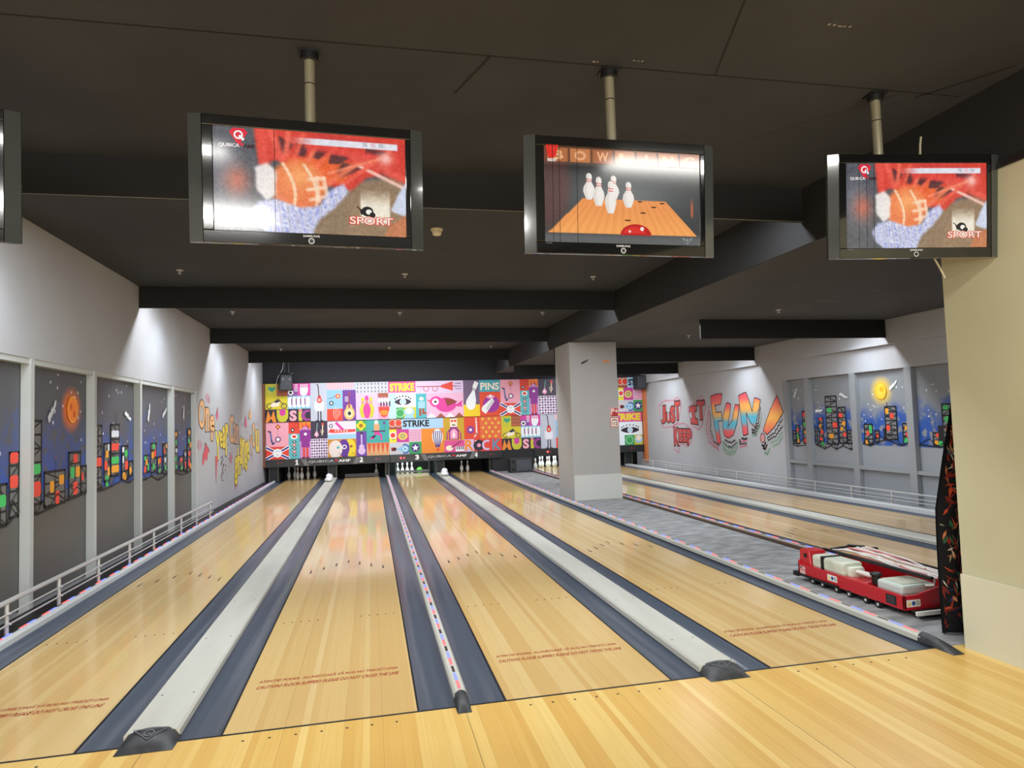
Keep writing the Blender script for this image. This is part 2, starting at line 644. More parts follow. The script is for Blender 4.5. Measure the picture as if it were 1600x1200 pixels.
# right wall
def bend(x, y, z):
    return (x + .025 * (y - 5), y, z)
m = MB()
m.box(9.2, 9.5, 9.2, 17.6, -.12, LOWC)
m.box(9.2, 9.5, -1, 9.2, 2.34, LOWC)
m.box(9.3, 9.5, -1, 9.2, -.12, 2.34)
struct('wall_right', m.remap(bend), WALLM)
struct('trim_12', MB().box(9.10, 9.2, -1, 17.6, 2.77, LOWC).remap(bend), WALLM)             # boxed-out upper band
m = MB()
RF = [(9.06, 9.2), (8.29, 8.44), (6.88, 7.03), (5.51, 5.66), (4.1, 4.25), (2.7, 2.85)]
for a, b in RF:
    m.box(9.2 - .004, 9.3, a, b, -.1, 2.34)
m.box(9.205, 9.3, 2.7, 9.06, .53, .59)
struct('trim_13', m.remap(bend), RFRAME)

# end wall and the area behind the viewer
struct('wall_back', MB().box(XL - .1, 10, 17.32, 17.45, 2.93, CEIL), DARKW)
struct('wall_end', MB().box(XL - .1, 10, 19.3, 19.4, -.2, 3.0), BLACK)
m = MB()
m.box(XL - .3, 9.8, -11.1, -11, -.1, CEIL)
struct('wall_front', m, mat('rear wall', (150, 146, 138), .8))
struct('wall_side', MB().box(4.27, 4.32, -11, -.06, 0, LOWC), YELM)                         # cream wall beside the approach
struct('baseboard_side', MB().box(4.255, 4.28, -11, -.06, .0, .5).box(4.257, 4.33, -.061, -.055, 0, .5), CREAM2)
struct('trim_14', MB().box(4.25, 4.3, -11, -.05, LOWC - .03, LOWC + .01), BLACK)

# baffles
for k, y in enumerate(BAF_Y):
    struct('trim_%d' % (15 + k), MB().box(XL, XS - .02, y, y + .035, 3.42, CEIL), BAFM)
for k, (y, x0) in enumerate(zip(RBAF_Y, (5.6, XS, XS))):
    struct('trim_%d' % (19 + k), MB().box(x0, xr(y), y, y + .035, 2.885, LOWC), BAFM)
struct('trim_22', MB().box(XL, XS - .02, BAF_Y[0] - .001, BAF_Y[0] + .002, 3.417, 3.423), mat('chipped edge', (120, 116, 108), .8))

# column
cl = thing('support_column', 'square grey concrete column between the lanes with a pale kick panel', 'column', (4.78, 9.3, 0))
MB().box(4.27, 5.28, 8.87, 9.95, 0, LOWC).build('shaft', COLM, cl, bevel=.01)
MB().box(4.275, 5.285, 8.845, 8.87, .0, .5).build('kick_panel', mat('kick panel grey', (190, 190, 184), .6), cl)

# ================================================================ lanes
ARROW = mat('lane marker dark', (46, 34, 24), .5)
DOT = mat('lane dot', (78, 54, 32), .5)
WARN = mat('warning red', (176, 62, 34), .5)
LL = ['bowling lane against the left wall with the railing, numbered 1 at its end',
      'bowling lane numbered 2, wide white cap on its left, thin lit strip on its right',
      'bowling lane numbered 3, ending in white pins and a green ball',
      'bowling lane numbered 4, beside the grey screed strip',
      'paler bowling lane right of the grey column, beside the red machine',
      'paler bowling lane along the right wall railing']
for i, cx in enumerate(LANES):
    t = thing('bowling_lane', LL[i], 'bowling lane', (cx, 9, -.03), group='bowling lanes')
    y0 = 0.004 if i < 4 else 1.2
    wood = WOOD_LANE if i < 4 else WOOD_FAR
    m = MB().box(cx - HW, cx + HW, y0, END, -.03, 0)
    for sx in (-1, 1):
        a = cx + sx * (HW - .002)
        m.box(min(a, a + sx * .012), max(a, a + sx * .012), y0, END, -.05, .0006, 1)
    m.build('lane_bed', [wood, BLACK], t)
    for k in range(-3, 4):
        x = cx + k * .1346
        y = 4.48 - abs(k) * (.446 / 3)
        MB().add([(x - .011, y - .09, .001), (x + .011, y - .09, .001), (x + .003, y + .08, .001), (x - .003, y + .08, .001)], ((0, 1, 2, 3),)).build('arrow', ARROW, t)
    if i < 4:
        for k in (-4.6, -3.9, -3.2, -2.5, -1.8, 1.8, 2.5, 3.2, 3.9, 4.6):
            MB().cyl((cx + k * .1, 2.05, .0002), (cx + k * .1, 2.05, .0012), .008, 8).build('dot', DOT, t)
        A = Art()
        for tx, ya, yb in (('ATENȚIE! PODEA  ALUNECOASĂ VĂ RUG NU TRECEȚI LINIA', .70, .765), ('CAUTION! FLOOR SLIPPERY PLEASE DO NOT CROSS THE LINE', .61, .66)):
            A.text(tx, 0, 0, 0, 0, (150, 36, 18), .018, quad=[(cx - .455, ya), (cx + .44, ya), (cx + .45, yb), (cx - .445, yb)])
        A.build('warning_text', PAINT, t, O=(0, 0, .0005), U=(1, 0, 0), V=(0, 1, 0), N=(0, 0, 1))
# approach marker dots
for i, cx in enumerate(LANES[:4]):
    t = thing('approach_dot_row', 'row of seven small dark dots on the approach before lane ' + 'one two three four'.split()[i], 'floor markers', (cx, -.1, 0), group='approach dots')
    for k in range(-3, 4):
        MB().cyl((cx + k * .1346, -.1, 0), (cx + k * .1346, -.1, .0012), .0075, 8).build('dot', ARROW, t)

# gutters: shallow channels
def gutter(x0, x1, label, y0=0.004):
    m = MB()
    n = 8
    pr = []
    for k in range(n + 1):
        a = k / n
        pr.append((x0 + (x1 - x0) * a, -.004 - .04 * math.sin(math.pi * a) ** .8))
    P = [(x, y, z) for y in (y0, END) for x, z in pr]
    m.add(P, [(k, k + 1, n + 2 + k, n + 1 + k) for k in range(n)], 0, True)
    Q = [(x, y, z - .02) for y in (y0, END) for x, z in pr]
    m.add(Q, [(n + 1 + k, n + 2 + k, k + 1, k) for k in range(n)], 0, True)
    m.quad((x0, y0 + .001, -.06), (x1, y0 + .001, -.06), (x1, y0 + .001, -.0), (x0, y0 + .001, -.0))
    o = m.build('lane_gutter', GUT)
    props(o, label, 'gutter', 'lane gutters')
GN = [('left gutter of lane 1 beside the wall railing', 'right gutter of lane 1 beside the wide white cap'),
      ('left gutter of lane 2 beside the wide white cap', 'right gutter of lane 2 beside the thin lit strip'),
      ('left gutter of lane 3 beside the thin lit strip', 'right gutter of lane 3 beside the wide white cap'),
      ('left gutter of lane 4 beside the wide white cap', 'right gutter of lane 4 beside the grey screed strip'),
      ('narrow seen gutter between the red machine curb and its lane', 'gutter between the two pale right hand lanes, left of their cap'),
      ('gutter between the two pale right hand lanes, right of their cap', 'gutter beside the right wall railing')]
for i, cx in enumerate(LANES):
    y0 = .004 if i < 4 else 1.2
    gutter(cx - HW - GW, cx - HW - .0105, 'dark blue grey ' + GN[i][0], y0)
    gutter(cx + HW + .0105, cx + HW + GW, 'dark blue grey ' + GN[i][1], y0)


def led_strip(parent, x, z, y0, y1, w=.016, slope=None):
    m = MB()
    m.box(x - w / 2 - .004, x + w / 2 + .004, y0, y1, z - .002, z + .001, 0)
    y = y0 + .05
    k = 0
    while y < y1 - .1:
        for q in range(4):
            a = y + q * .032
            m.box(x - w / 2, x + w / 2, a, a + .018, z + .001, z + .005, 1)
        for q in range(4):
            a = y + .13 + q * .032
            m.box(x - w / 2, x + w / 2, a, a + .018, z + .001, z + .005, 2)
        m.box(x - w / 2, x + w / 2, y + .27, y + .37, z + .001, z + .003, 3)
        y += .40
    m.build('led_strip', [LED_D, LED_R, LED_B, LED_G], parent)


def cap(name, label, x0, x1, y0, led=None, boot=None, group=None, wood=False):
    t = thing(name, label, 'lane divider', ((x0 + x1) / 2, 8, 0), group=group)
    prof = [(x0, .001), (x0, .036), (x0 + .012, .05), (x1 - .012, .05), (x1, .036), (x1, .001)]
    m = MB().prism(prof, 1, y0, 17.38)
    if wood:
        m = MB().prism([(x0 + .02, .001), (x0 + .02, .036), (x0 + .03, .05), (x1 - .012, .05), (x1, .036), (x1, .001)], 1, y0, 17.38)
        MB().box(x0, x0 + .02, y0, 17.38, .001, .035).build('wood_edge', mat('brown curb wood', (92, 70, 54), .6), t)
    m.build('cap_board', CAPM if not wood else mat('led curb metal', (168, 158, 150), .5), t)
    if x1 - x0 > .2:
        y = y0 + .5
        while y < 17:
            for x in (x0 + .05, x1 - .05):
                MB().cyl((x, y, .0495), (x, y, .0508), .007, 6).build('screw', DKSTEEL, t)
            y += 1.1
    if led:
        led_strip(t, led, .051, y0 + .02, 17.36)
    if boot:
        b0, b1, ya, yb = boot
        n = 10
        m = MB()
        k = 7
        P = []
        for j in range(k):
            f = j / (k - 1)
            y = ya + (yb - ya) * f
            h = .062 * (1 - .25 * f - .75 * f ** 3)
            sh = .004 * f
            for i in range(n + 1):
                a = i / n
                z = h * min(1, (math.sin(math.pi * a) ** .35)) + .002
                P.append((b0 + sh + (b1 - b0 - 2 * sh) * a, y, z))
        fs = [(j * (n + 1) + i, j * (n + 1) + i + 1, (j + 1) * (n + 1) + i + 1, (j + 1) * (n + 1) + i) for j in range(k - 1) for i in range(n)]
        m.add(P, fs, 0, True)
        m.add(P[:n + 1], (tuple(range(n + 1)),)); m.add(P[-n - 1:], (tuple(range(n + 1))[::-1],))
        e = m.build('end_boot', RUBBER, t)
        if b1 - b0 > .2:
            xm, ym = (b0 + b1) / 2, ya + (yb - ya) * .42
            A = Art(.0003)
            A.line([(xm - .085, .045), (xm + .085, .045), (xm, -.035)], .005, (84, 85, 88), True)
            A.ring(xm, .012, .02, .027, (84, 85, 88))
            A.line([(xm, .005), (xm + .018, -.012)], .005, (84, 85, 88))
            A.build('emblem', PAINT, e, O=(0, ym, .0562), V=(0, .97, .24), N=(0, -.24, .97))
    return t


cap('division_cap', 'wide white divider board between lanes 1 and 2', -1.03, -.752, .05, boot=(-1.035, -.745, .06, -.1), group='wide white dividers')
cap('division_cap', 'wide white divider board between lanes 3 and 4', 2.325, 2.585, .05, boot=(2.32, 2.60, .06, -.1), group='wide white dividers')
cap('division_cap', 'long white divider board between the two pale right hand lanes', 6.885, 7.141, 1.2, group='wide white dividers')
cap('led_divider', 'narrow divider with red and blue light strip between lanes 2 and 3', .748, .826, .06, led=.787, boot=(.742, .832, .075, -.1), group='light strip dividers')
cap('led_divider', 'light strip curb on the right edge of lane 4', 4.062, 4.138, .12, led=4.1, boot=(4.055, 4.15, .14, -.16), group='light strip dividers')
cap('led_divider', 'brown edged light strip curb left of the pale lanes, behind the red machine', 5.285, 5.37, 1.2, led=5.335, group='light strip dividers', wood=True)

# ledges and railings
t = thing('wall_ledge', 'white ledge with red and blue lights along the left wall', 'ledge', (-2.65, 9, -.1))
MB().prism([(-2.60, -.06), (-2.60, .045), (-2.595, .05), (-2.555, .05), (-2.547, .036), (-2.547, -.06)], 1, .05, 17.2).build('ledge_board', LEDGE, t)
MB().box(-2.9, -2.60, .05, 17.2, -.06, .012).build('ledge_bed', BLACK, t)
led_strip(t, -2.64, .02, .1, 17, .05)
t = thing('wall_ledge', 'white ledge under the steel railing of the right wall', 'ledge', (8.8, 9, -.1))
MB().box(8.672, 8.86, 1.2, 17.2, -.06, .05).build('ledge_board', LEDGE, t)
MB().box(8.86, 9.5, 1.2, 17.2, -.06, .0).build('ledge_bed', CONC, t)


def railing(label, x, ys, ztop, z1, z2, zb, ya, yb, rt, side):
    t = thing('steel_railing', label, 'railing', (x, (ya + yb) / 2, zb), group='steel railings')
    MB().tube([(x, ya, ztop), (x, yb - .05, ztop), (x, yb, ztop - .02)], rt, 10).build('top_rail', STEEL, t)
    for z in (z1, z2):
        MB().tube([(x + side * .02, ya, z), (x + side * .02, yb, z)], .008, 8).build('lower_rail', STEEL, t)
    for y in ys:
        p = MB().cyl((x, y, zb), (x, y, ztop), .017, 10).build('post', STEEL, t)
        m = MB()
        for z in (z1, z2):
            m.cyl((x, y, z), (x + side * .034, y, z), .011, 8)
        m.build('rail_holder', STEEL, p)
railing('low steel railing along the left wall under the night city panels', -2.68, [.5, 1.43, 2.38, 3.32, 4.27, 5.23, 6.18, 7.54, 8.49, 9.47], .285, .19, .105, .012, .1, 9.62, .021, 1)
railing('low steel railing along the right wall below the lettering', 8.98, [1.9, 2.9, 3.9, 4.85, 5.83, 6.8, 7.82, 8.74, 9.74, 10.72, 11.69, 12.68, 13.67, 14.6, 15.6], .235, .16, .1, .0, 1.3, 16.4, .014, -1)
# ================================================================ mural panels over the pin decks
R_, O_, Y_, YG, T_, LB, PU, MG, PK, LV, GY, BR, GN_, DK, WH, CR = 'E4432F', 'EE8C2E', 'F2CE22', 'C9C233', '4CAFB6', '9CCAE6', '6B2D93', 'D23E9A', 'EF9DBE', 'D8B9DF', 'C9C9D2', 'A3553F', '3D9F5A', '2A2233', 'F2F2F4', 'F4E6D0'


def pin(A, cx, y0, y1, w, c, neck=None):
    h = y1 - y0
    pr = [(.42, 0), (.62, .08), (1, .32), (.9, .48), (.42, .66), (.36, .74), (.48, .86), (.4, .95), (.15, 1)]
    A.poly([(cx + r * w / 2, y0 + t * h) for r, t in pr] + [(cx - r * w / 2, y0 + t * h) for r, t in pr[::-1]], c)
    if neck:
        A.rect(cx - .2 * w, y0 + .68 * h, cx + .2 * w, y0 + .71 * h, neck); A.rect(cx - .2 * w, y0 + .76 * h, cx + .2 * w, y0 + .79 * h, neck)


def heart(A, cx, cy, r, c):
    A.poly([(cx + r * (16 * math.sin(t) ** 3) / 16, cy + r * (13 * math.cos(t) - 5 * math.cos(2 * t) - 2 * math.cos(3 * t) - math.cos(4 * t)) / 16) for t in [2 * math.pi * i / 28 for i in range(28)]], c)


def eye(A, x0, y0, x1, y1, c, iris, dots=True):
    cx, cy, w, h = (x0 + x1) / 2, (y0 + y1) / 2, (x1 - x0) / 2, (y1 - y0) / 2
    k_ = h * abs(A.sy) / min(abs(A.sx), abs(A.sy))
    A.poly([(cx + w * math.cos(t), cy + h * abs(math.sin(t)) ** 1.4 * (1 if math.sin(t) > 0 else -1)) for t in [2 * math.pi * i / 32 for i in range(32)]], c)
    A.circ(cx, cy, .95 * k_, WH); A.circ(cx, cy, .7 * k_, iris); A.circ(cx, cy, .3 * k_, WH)
    if dots:
        for i in range(7):
            a = math.radians(25 + 130 * i / 6)
            A.circ(cx + w * 1.0 * math.cos(a), cy + h * .35 + h * 1.35 * math.sin(a), .022, DK)


def check(A, x0, y0, x1, y1, a, b, n):
    A.rect(x0, y0, x1, y1, WH)
    w, h = (x1 - x0) / n, (y1 - y0) / n
    for i in range(n):
        for j in range(n):
            cx, cy = x0 + (i + .5) * w, y0 + (j + .5) * h
            A.poly([(cx - w * .5, cy), (cx, cy - h * .5), (cx + w * .5, cy), (cx, cy + h * .5)], a if (i + j) % 2 else b)
            A.poly([(cx - w * .22, cy + h * .5), (cx, cy + h * .28), (cx + w * .22, cy + h * .5)], LV)


def t_music(A):
    A.rect(0, 0, 1, 1, DK)
    A.win(*A.base).rect(0, .675, .25, 1, YG); heart(A, .145, .86, .085, '35A27E')
    A.rect(.25, .675, .49, 1, BR)
    for i in range(4):
        for j in range(3):
            A.circ(.28 + i * .06, .73 + j * .1, .014, O_)
    A.rect(.49, .675, 1, 1, MG); A.rect(.49, .675, .72, .86, '8C4A9C')
    A.circ(.56, .76, .07, WH); A.circ(.56, .76, .035, DK)
    for k in range(4):
        A.rect(.64, .8 + k * .05, .72, .82 + k * .05, WH)
    for k in range(4):
        pin(A, .79 + k * .045, .76, .98, .05, WH)
    A.circ(.85, .76, .09, 'E8EEF4')
    A.rect(0, .335, .49, .675, 'D6C52A')
    A.ring(.09, .42, .055, .075, DK); A.ring(.41, .42, .055, .075, DK)
    A.poly([(.1, .44), (.2, .55), (.32, .52), (.3, .42), (.16, .39)], CR); A.poly([(.18, .53), (.27, .6), (.33, .54), (.24, .5)], DK)
    A.line([(.28, .62), (.41, .43)], .02, DK); A.line([(.12, .5), (.2, .53)], .015, DK)
    A.rect(.49, .335, 1, .675, '8FC4DC')
    for k in range(5):
        x = .545 + k * .098
        A.ellipse(x, .43, .045, .06, WH); A.rect(x - .045, .43, x + .045, .6, WH); A.ellipse(x, .6, .045, .05, WH)
        if k < 4:
            A.rect(x + .025, .46, x + .073, .61, '7A4A86'); A.ellipse(x + .049, .46, .024, .03, '7A4A86')
    A.poly([(0, .0), (.06, .31), (.12, .12), (.18, .31), (.24, 0), (.17, 0), (.12, .1), (.06, 0)], O_)
    A.poly([(.25, .32), (.25, .12), (.29, .02), (.37, -0), (.45, .02), (.5, .12), (.5, .32)], YG); A.poly([(.31, .33), (.31, .2), (.37, .15), (.44, .2), (.44, .33)], MG)
    A.text('S', .53, .02, .69, .3, 'F2A9B9', .05); A.rect(.73, .02, .81, .25, 'CFC53A'); A.circ(.77, .29, .045, 'F0B48C'); A.circ(.77, .29, .025, MG)
    A.circ(.92, .16, .15, '9A3D8C', 60, 300); A.circ(.95, .16, .09, DK, 60, 300)


def t_guitarman(A):
    A.rect(0, 0, 1, 1, 'BCC0CE')
    A.rect(.42, .02, .49, .26, DK); A.rect(.58, .02, .65, .26, DK); A.rect(.32, .0, .5, .025, DK); A.rect(.57, 0, .75, .025, DK)
    A.poly([(.3, .26), (.76, .26), (.72, .52), (.62, .58), (.44, .58), (.32, .52)], 'E2E6EE')
    A.rect(.22, .3, .3, .5, 'D4D8E4'); A.rect(.74, .3, .82, .5, 'D4D8E4')
    A.ellipse(.54, .54, .16, .07, R_); A.ellipse(.54, .62, .11, .06, R_); A.line([(.52, .62), (.47, .93), (.4, .97)], .03, '4A2A30'); A.ellipse(.54, .55, .07, .03, WH); A.ellipse(.54, .55, .035, .016, DK)


def t_mandolin(A):
    A.rect(0, 0, 1, 1, LB)
    A.rect(0, .82, .96, 1, 'E9A9B6')
    for i in range(10):
        for j in range(3):
            A.line([(.03 + i * .095, .85 + j * .05), (.07 + i * .095, .875 + j * .05)], .012, WH)
    A.rect(0, .33, .52, .8, '8CBBE0'); A.circ(.38, .64, .09, 'E0702A'); A.circ(.38, .64, .03, WH); A.circ(.15, .46, .08, DK); A.circ(.15, .46, .04, WH)
    A.line([(.04, .58), (.2, .6), (.3, .66)], .015, '5A3A48')
    A.rect(0, 0, .56, .31, R_)
    for r in (.08, .15, .22, .29):
        A.ring(.52, .2, r, r + .016, 'F6D6C8', 130, 230)
    A.rect(.54, 0, 1, .8, PU)
    A.ellipse(.77, .18, .19, .17, 'D9B26A'); A.ellipse(.77, .33, .11, .1, 'D9B26A'); A.ellipse(.77, .18, .12, .11, 'F0D9A8'); A.ellipse(.77, .18, .06, .055, DK)
    A.line([(.77, .34), (.74, .62), (.8, .74)], .05, '8F3652')
    for k in range(3):
        A.rect(.62, .5 + k * .05, .74, .52 + k * .05, WH)


def t_pinkpin(A):
    A.rect(0, 0, 1, 1, LV)
    A.rect(0, .7, 1, 1, GY)
    for i in range(9):
        for j in range(3):
            x, y = .06 + i * .108, .75 + j * .1
            if (i + j) % 2: A.line([(x - .025, y), (x + .025, y)], .012, DK).line([(x, y - .03), (x, y + .03)], .012, DK)
            else: A.line([(x - .02, y - .025), (x + .02, y + .025)], .012, DK).line([(x - .02, y + .025), (x + .02, y - .025)], .012, DK)
    pin(A, .21, .06, .6, .2, YG, MG); pin(A, .46, .06, .6, .2, YG, MG); pin(A, .335, .04, .64, .24, 'DD3F96', YG)
    A.rect(.68, .0, 1, .7, PK); A.rect(.68, .58, 1, .7, BR)
    for k in range(4):
        A.ellipse(.72 + k * .09, .5, .04, .07, WH); A.rect(.75 + k * .09, .34, .79 + k * .09, .48, DK)
    A.ellipse(.86, .33, .17, .28, R_, 180, 360); A.ellipse(.86, .17, .14, .07, 'E98A2E')


def t_strike(A):                # STRIKE, eye, trumpet, bird
    A.rect(0, 0, 1, 1, PK)
    A.rect(0, .7, .36, 1, 'DE4B94'); A.text('STRIKE', .02, .735, .345, .96, 'EED23A', .06)
    A.rect(.0, 0, .36, .7, 'E6F0F6'); A.rect(0, .0, .1, .68, '#B8D8EC'[1:])
    eye(A, .08, .36, .3, .54, DK, '8CC4DE')
    A.rect(.1, 0, .2, .3, GN_); A.ring(.15, .15, .1, .12, 'A8E0B0')
    A.rect(.2, 0, .36, .3, YG); A.ellipse(.27, .17, .07, .12, LB); A.ellipse(.27, .2, .045, .08, CR); A.rect(.21, 0, .33, .07, LB)
    A.rect(.36, 0, .5, .66, T_); A.rect(.39, .26, .48, .45, LB); A.ellipse(.435, .52, .03, .05, CR); A.rect(.4, .06, .43, .26, BR); A.rect(.44, .1, .5, .16, BR); A.rect(.44, .16, .47, .26, BR)
    A.rect(.36, .66, 1, 1, 'DFC6E4'); A.line([(.38, .85), (.9, .85)], .03, 'B5505A'); A.poly([(.7, .82), (.86, .72), (.86, .98), (.7, .88)], R_); A.ring(.5, .79, .06, .08, 'C8606A'); A.ring(.62, .79, .06, .08, 'C8606A')
    for k in range(3): A.rect(.89, .77 + k * .07, .97, .785 + k * .07, DK)
    A.rect(.5, 0, 1, .66, 'EDB6D2'); A.ellipse(.76, .34, .14, .2, 'DE3F9A'); A.rect(.6, .36, .76, .44, 'DE3F9A'); A.ellipse(.63, .43, .085, .15, 'DE3F9A'); A.circ(.62, .43, .09, WH); A.circ(.62, .43, .035, DK); A.poly([(.78, .3), (.74, .52), (.84, .5), (.92, .42)], '8C3A2C'); A.poly([(.86, .3), (.99, .46), (.97, .34), (.99, .28)], 'DE3F9A'); A.poly([(.5, .5), (.56, .46), (.56, .4)], R_)
    for k in range(4):
        A.poly([(.5 + k * .125, 0), (.5625 + k * .125, .12), (.625 + k * .125, 0)], BR if k % 2 else WH)


def t_whitepin(A):
    A.rect(0, 0, 1, 1, '6F5A78'); A.rect(0, 0, 1, .33, Y_)
    A.ellipse(.45, .36, .3, .18, WH); A.poly([(.2, .25), (.6, .2), (.78, .42), (.72, .68), (.84, .8), (.96, .92), (.72, .98), (.6, .86), (.55, .7), (.25, .5)], WH)
    A.line([(.56, .74), (.78, .7)], .02, DK); A.line([(.58, .78), (.8, .74)], .02, DK)


def t_pins(A):
    A.rect(0, 0, 1, 1, '46A4B4'); A.text('PINS', .05, .72, .95, .93, CR, .03)
    A.rect(0, 0, 1, .67, 'E24A2C'); A.circ(.55, .33, .4, '9A2F96'); A.poly([(.1, .14), (.28, .06), (.7, .4), (.6, .5), (.12, .26)], WH); A.circ(.2, .19, .12, WH); A.line([(.3, .2), (.62, .44)], .012, DK); A.line([(.34, .17), (.66, .41)], .012, DK)
    A.ellipse(.52, .53, .2, .05, PK); A.circ(.52, .55, .07, WH)


def t_sax(A):
    A.rect(0, 0, 1, 1, 'EFA6B8')
    for k in range(4):
        a = math.radians(90 * k); A.circ(.53 + .07 * math.cos(a), .88 + .045 * math.sin(a), .05, 'C2502C')
    A.circ(.53, .88, .04, Y_); A.line([(.53, .84), (.53, .62)], .008, '8A3A48')
    A.line([(.12, .76), (.2, .74), (.25, .5), (.3, .42), (.38, .46)], .05, '6A6FA8'); A.line([(.1, .77), (.19, .745)], .03, '46241E'); A.ring(.53, .54, .09, .13, '2C2C6A'); A.circ(.53, .54, .07, WH)
    A.rect(0, 0, 1, .34, R_)
    A.line([(.02, .02), (.98, .32)], .1, WH); A.line([(.02, .32), (.98, .02)], .1, WH); A.line([(.02, .02), (.98, .32)], .05, '3C2E86'); A.line([(.02, .32), (.98, .02)], .05, '3C2E86')
    A.circ(.5, .17, .2, WH)
    for x, y in ((.45, .22), (.55, .22), (.5, .12)): A.circ(x, y, .02, '3C2E86')


def t_purpleman(A):
    A.rect(0, 0, 1, 1, 'C98CC6')
    A.rect(0, .68, .5, 1, R_); A.ring(.36, .9, .1, .12, '8A2A20'); A.circ(.18, .78, .09, DK); A.circ(.18, .78, .04, WH)
    A.rect(0, 0, .5, .68, '5FB6BC'); A.ellipse(.25, .6, .16, .07, WH); A.ellipse(.25, .6, .1, .04, R_)
    for k in range(5):
        A.poly([(.25, .06 + k * .09), (.36, .1 + k * .09), (.25, .15 + k * .09), (.14, .1 + k * .09)], R_ if k % 2 else DK); A.circ(.25, .105 + k * .09, .035, WH)
    A.rect(.5, .8, 1, 1, O_); A.poly([(.6, .99), (.7, .86), (.8, .99), (.88, .86), (.97, .97), (.93, .8), (.6, .8)], R_); A.rect(.62, .82, .9, .87, DK)
    A.ellipse(.75, .82, .13, .05, 'D090C0'); A.rect(.58, .3, .94, .78, '8E2D92'); A.rect(.5, .46, .58, .76, '8E2D92'); A.rect(.94, .46, 1, .76, '8E2D92'); A.circ(.76, .66, .07, WH)
    A.rect(.64, .04, .73, .3, R_); A.rect(.79, .04, .88, .3, R_); A.rect(.6, 0, .74, .04, '701A50'); A.rect(.78, 0, .92, .04, '701A50')


def t_plaid(A):
    A.rect(0, .52, 1, 1, '3A2C44'); A.poly([(.2, .62), (.35, .56), (.48, .62), (.38, .74), (.33, .74)], PK); A.circ(.33, .65, .06, WH); A.line([(.35, .74), (.4, .94)], .03, '6A9A8A')
    A.line([(.72, .9), (.68, .62)], .03, 'F0D8B0'); A.ring(.68, .72, .08, .1, 'E8E0C0'); A.circ(.72, .92, .07, R_)
    check(A, 0, 0, 1, .52, '7A2E78', '8E7FA8', 7)


def t_heads(A):
    A.rect(0, 0, 1, 1, 'E2D4E8'); A.rect(0, .5, 1, .62, LB)
    A.poly([(.02, .68), (.24, .66), (.98, .68), (.98, .75), (.3, .75), (.1, .78)], R_); A.poly([(.26, .92), (.32, .98), (.6, .74), (.48, .74)], MG); A.circ(.12, .86, .07, DK); A.circ(.12, .86, .04, WH)
    for k in range(5): A.circ(.28 + k * .1, .71, .025, WH)
    A.rect(0, 0, 1, .49, 'C98A32'); A.ellipse(.78, .24, .2, .24, 'E8CE2A'); A.ellipse(.56, .24, .2, .24, '5E2F92'); A.rect(.5, .0, .7, .1, '5E2F92'); A.rect(.75, .0, .94, .1, 'E8CE2A'); A.ellipse(.27, .22, .24, .24, 'E6D8D2'); A.rect(.12, 0, .4, .12, 'E6D8D2')
    A.circ(.36, .26, .05, T_); A.ring(.58, .27, .05, .08, WH); A.circ(.82, .28, .05, BR)
    for x in (.42, .66, .88): A.line([(x - .05, .09), (x + .03, .09)], .012, DK)


def t_runner(A):
    A.rect(0, .68, .31, 1, GN_)
    for k in range(4):
        a = math.radians(90 * k); A.circ(.15 + .075 * math.cos(a), .84 + .07 * math.sin(a), .07, Y_)
    A.circ(.15, .84, .06, '9C6A1C')
    A.rect(0, 0, .31, .68, '6A3FA0'); A.ellipse(.16, .14, .11, .1, LV); A.ellipse(.16, .26, .08, .06, LV); A.rect(.14, .3, .18, .6, LV); A.rect(.12, .6, .2, .66, DK)
    A.rect(.31, .35, 1, 1, '3FA3A0'); A.ellipse(.61, .92, .06, .06, CR); A.rect(.54, .66, .7, .87, 'E6A070'); A.rect(.48, .65, .88, .69, '4A2A58'); A.poly([(.55, .65), (.69, .65), (.78, .56), (.78, .42), (.73, .42), (.73, .54), (.6, .58), (.5, .5), (.42, .5), (.42, .45), (.52, .45)], MG); A.line([(.85, .7), (.85, .86)], .012, '3A6A6A'); A.star(.85, .9, .07, '6A2E8E', 6)
    A.rect(.31, 0, 1, .35, 'D9A574')
    for k in range(5):
        A.poly([(.33 + k * .135, .34), (.45 + k * .135, .34), (.39 + k * .135, .04)], 'D9552F')


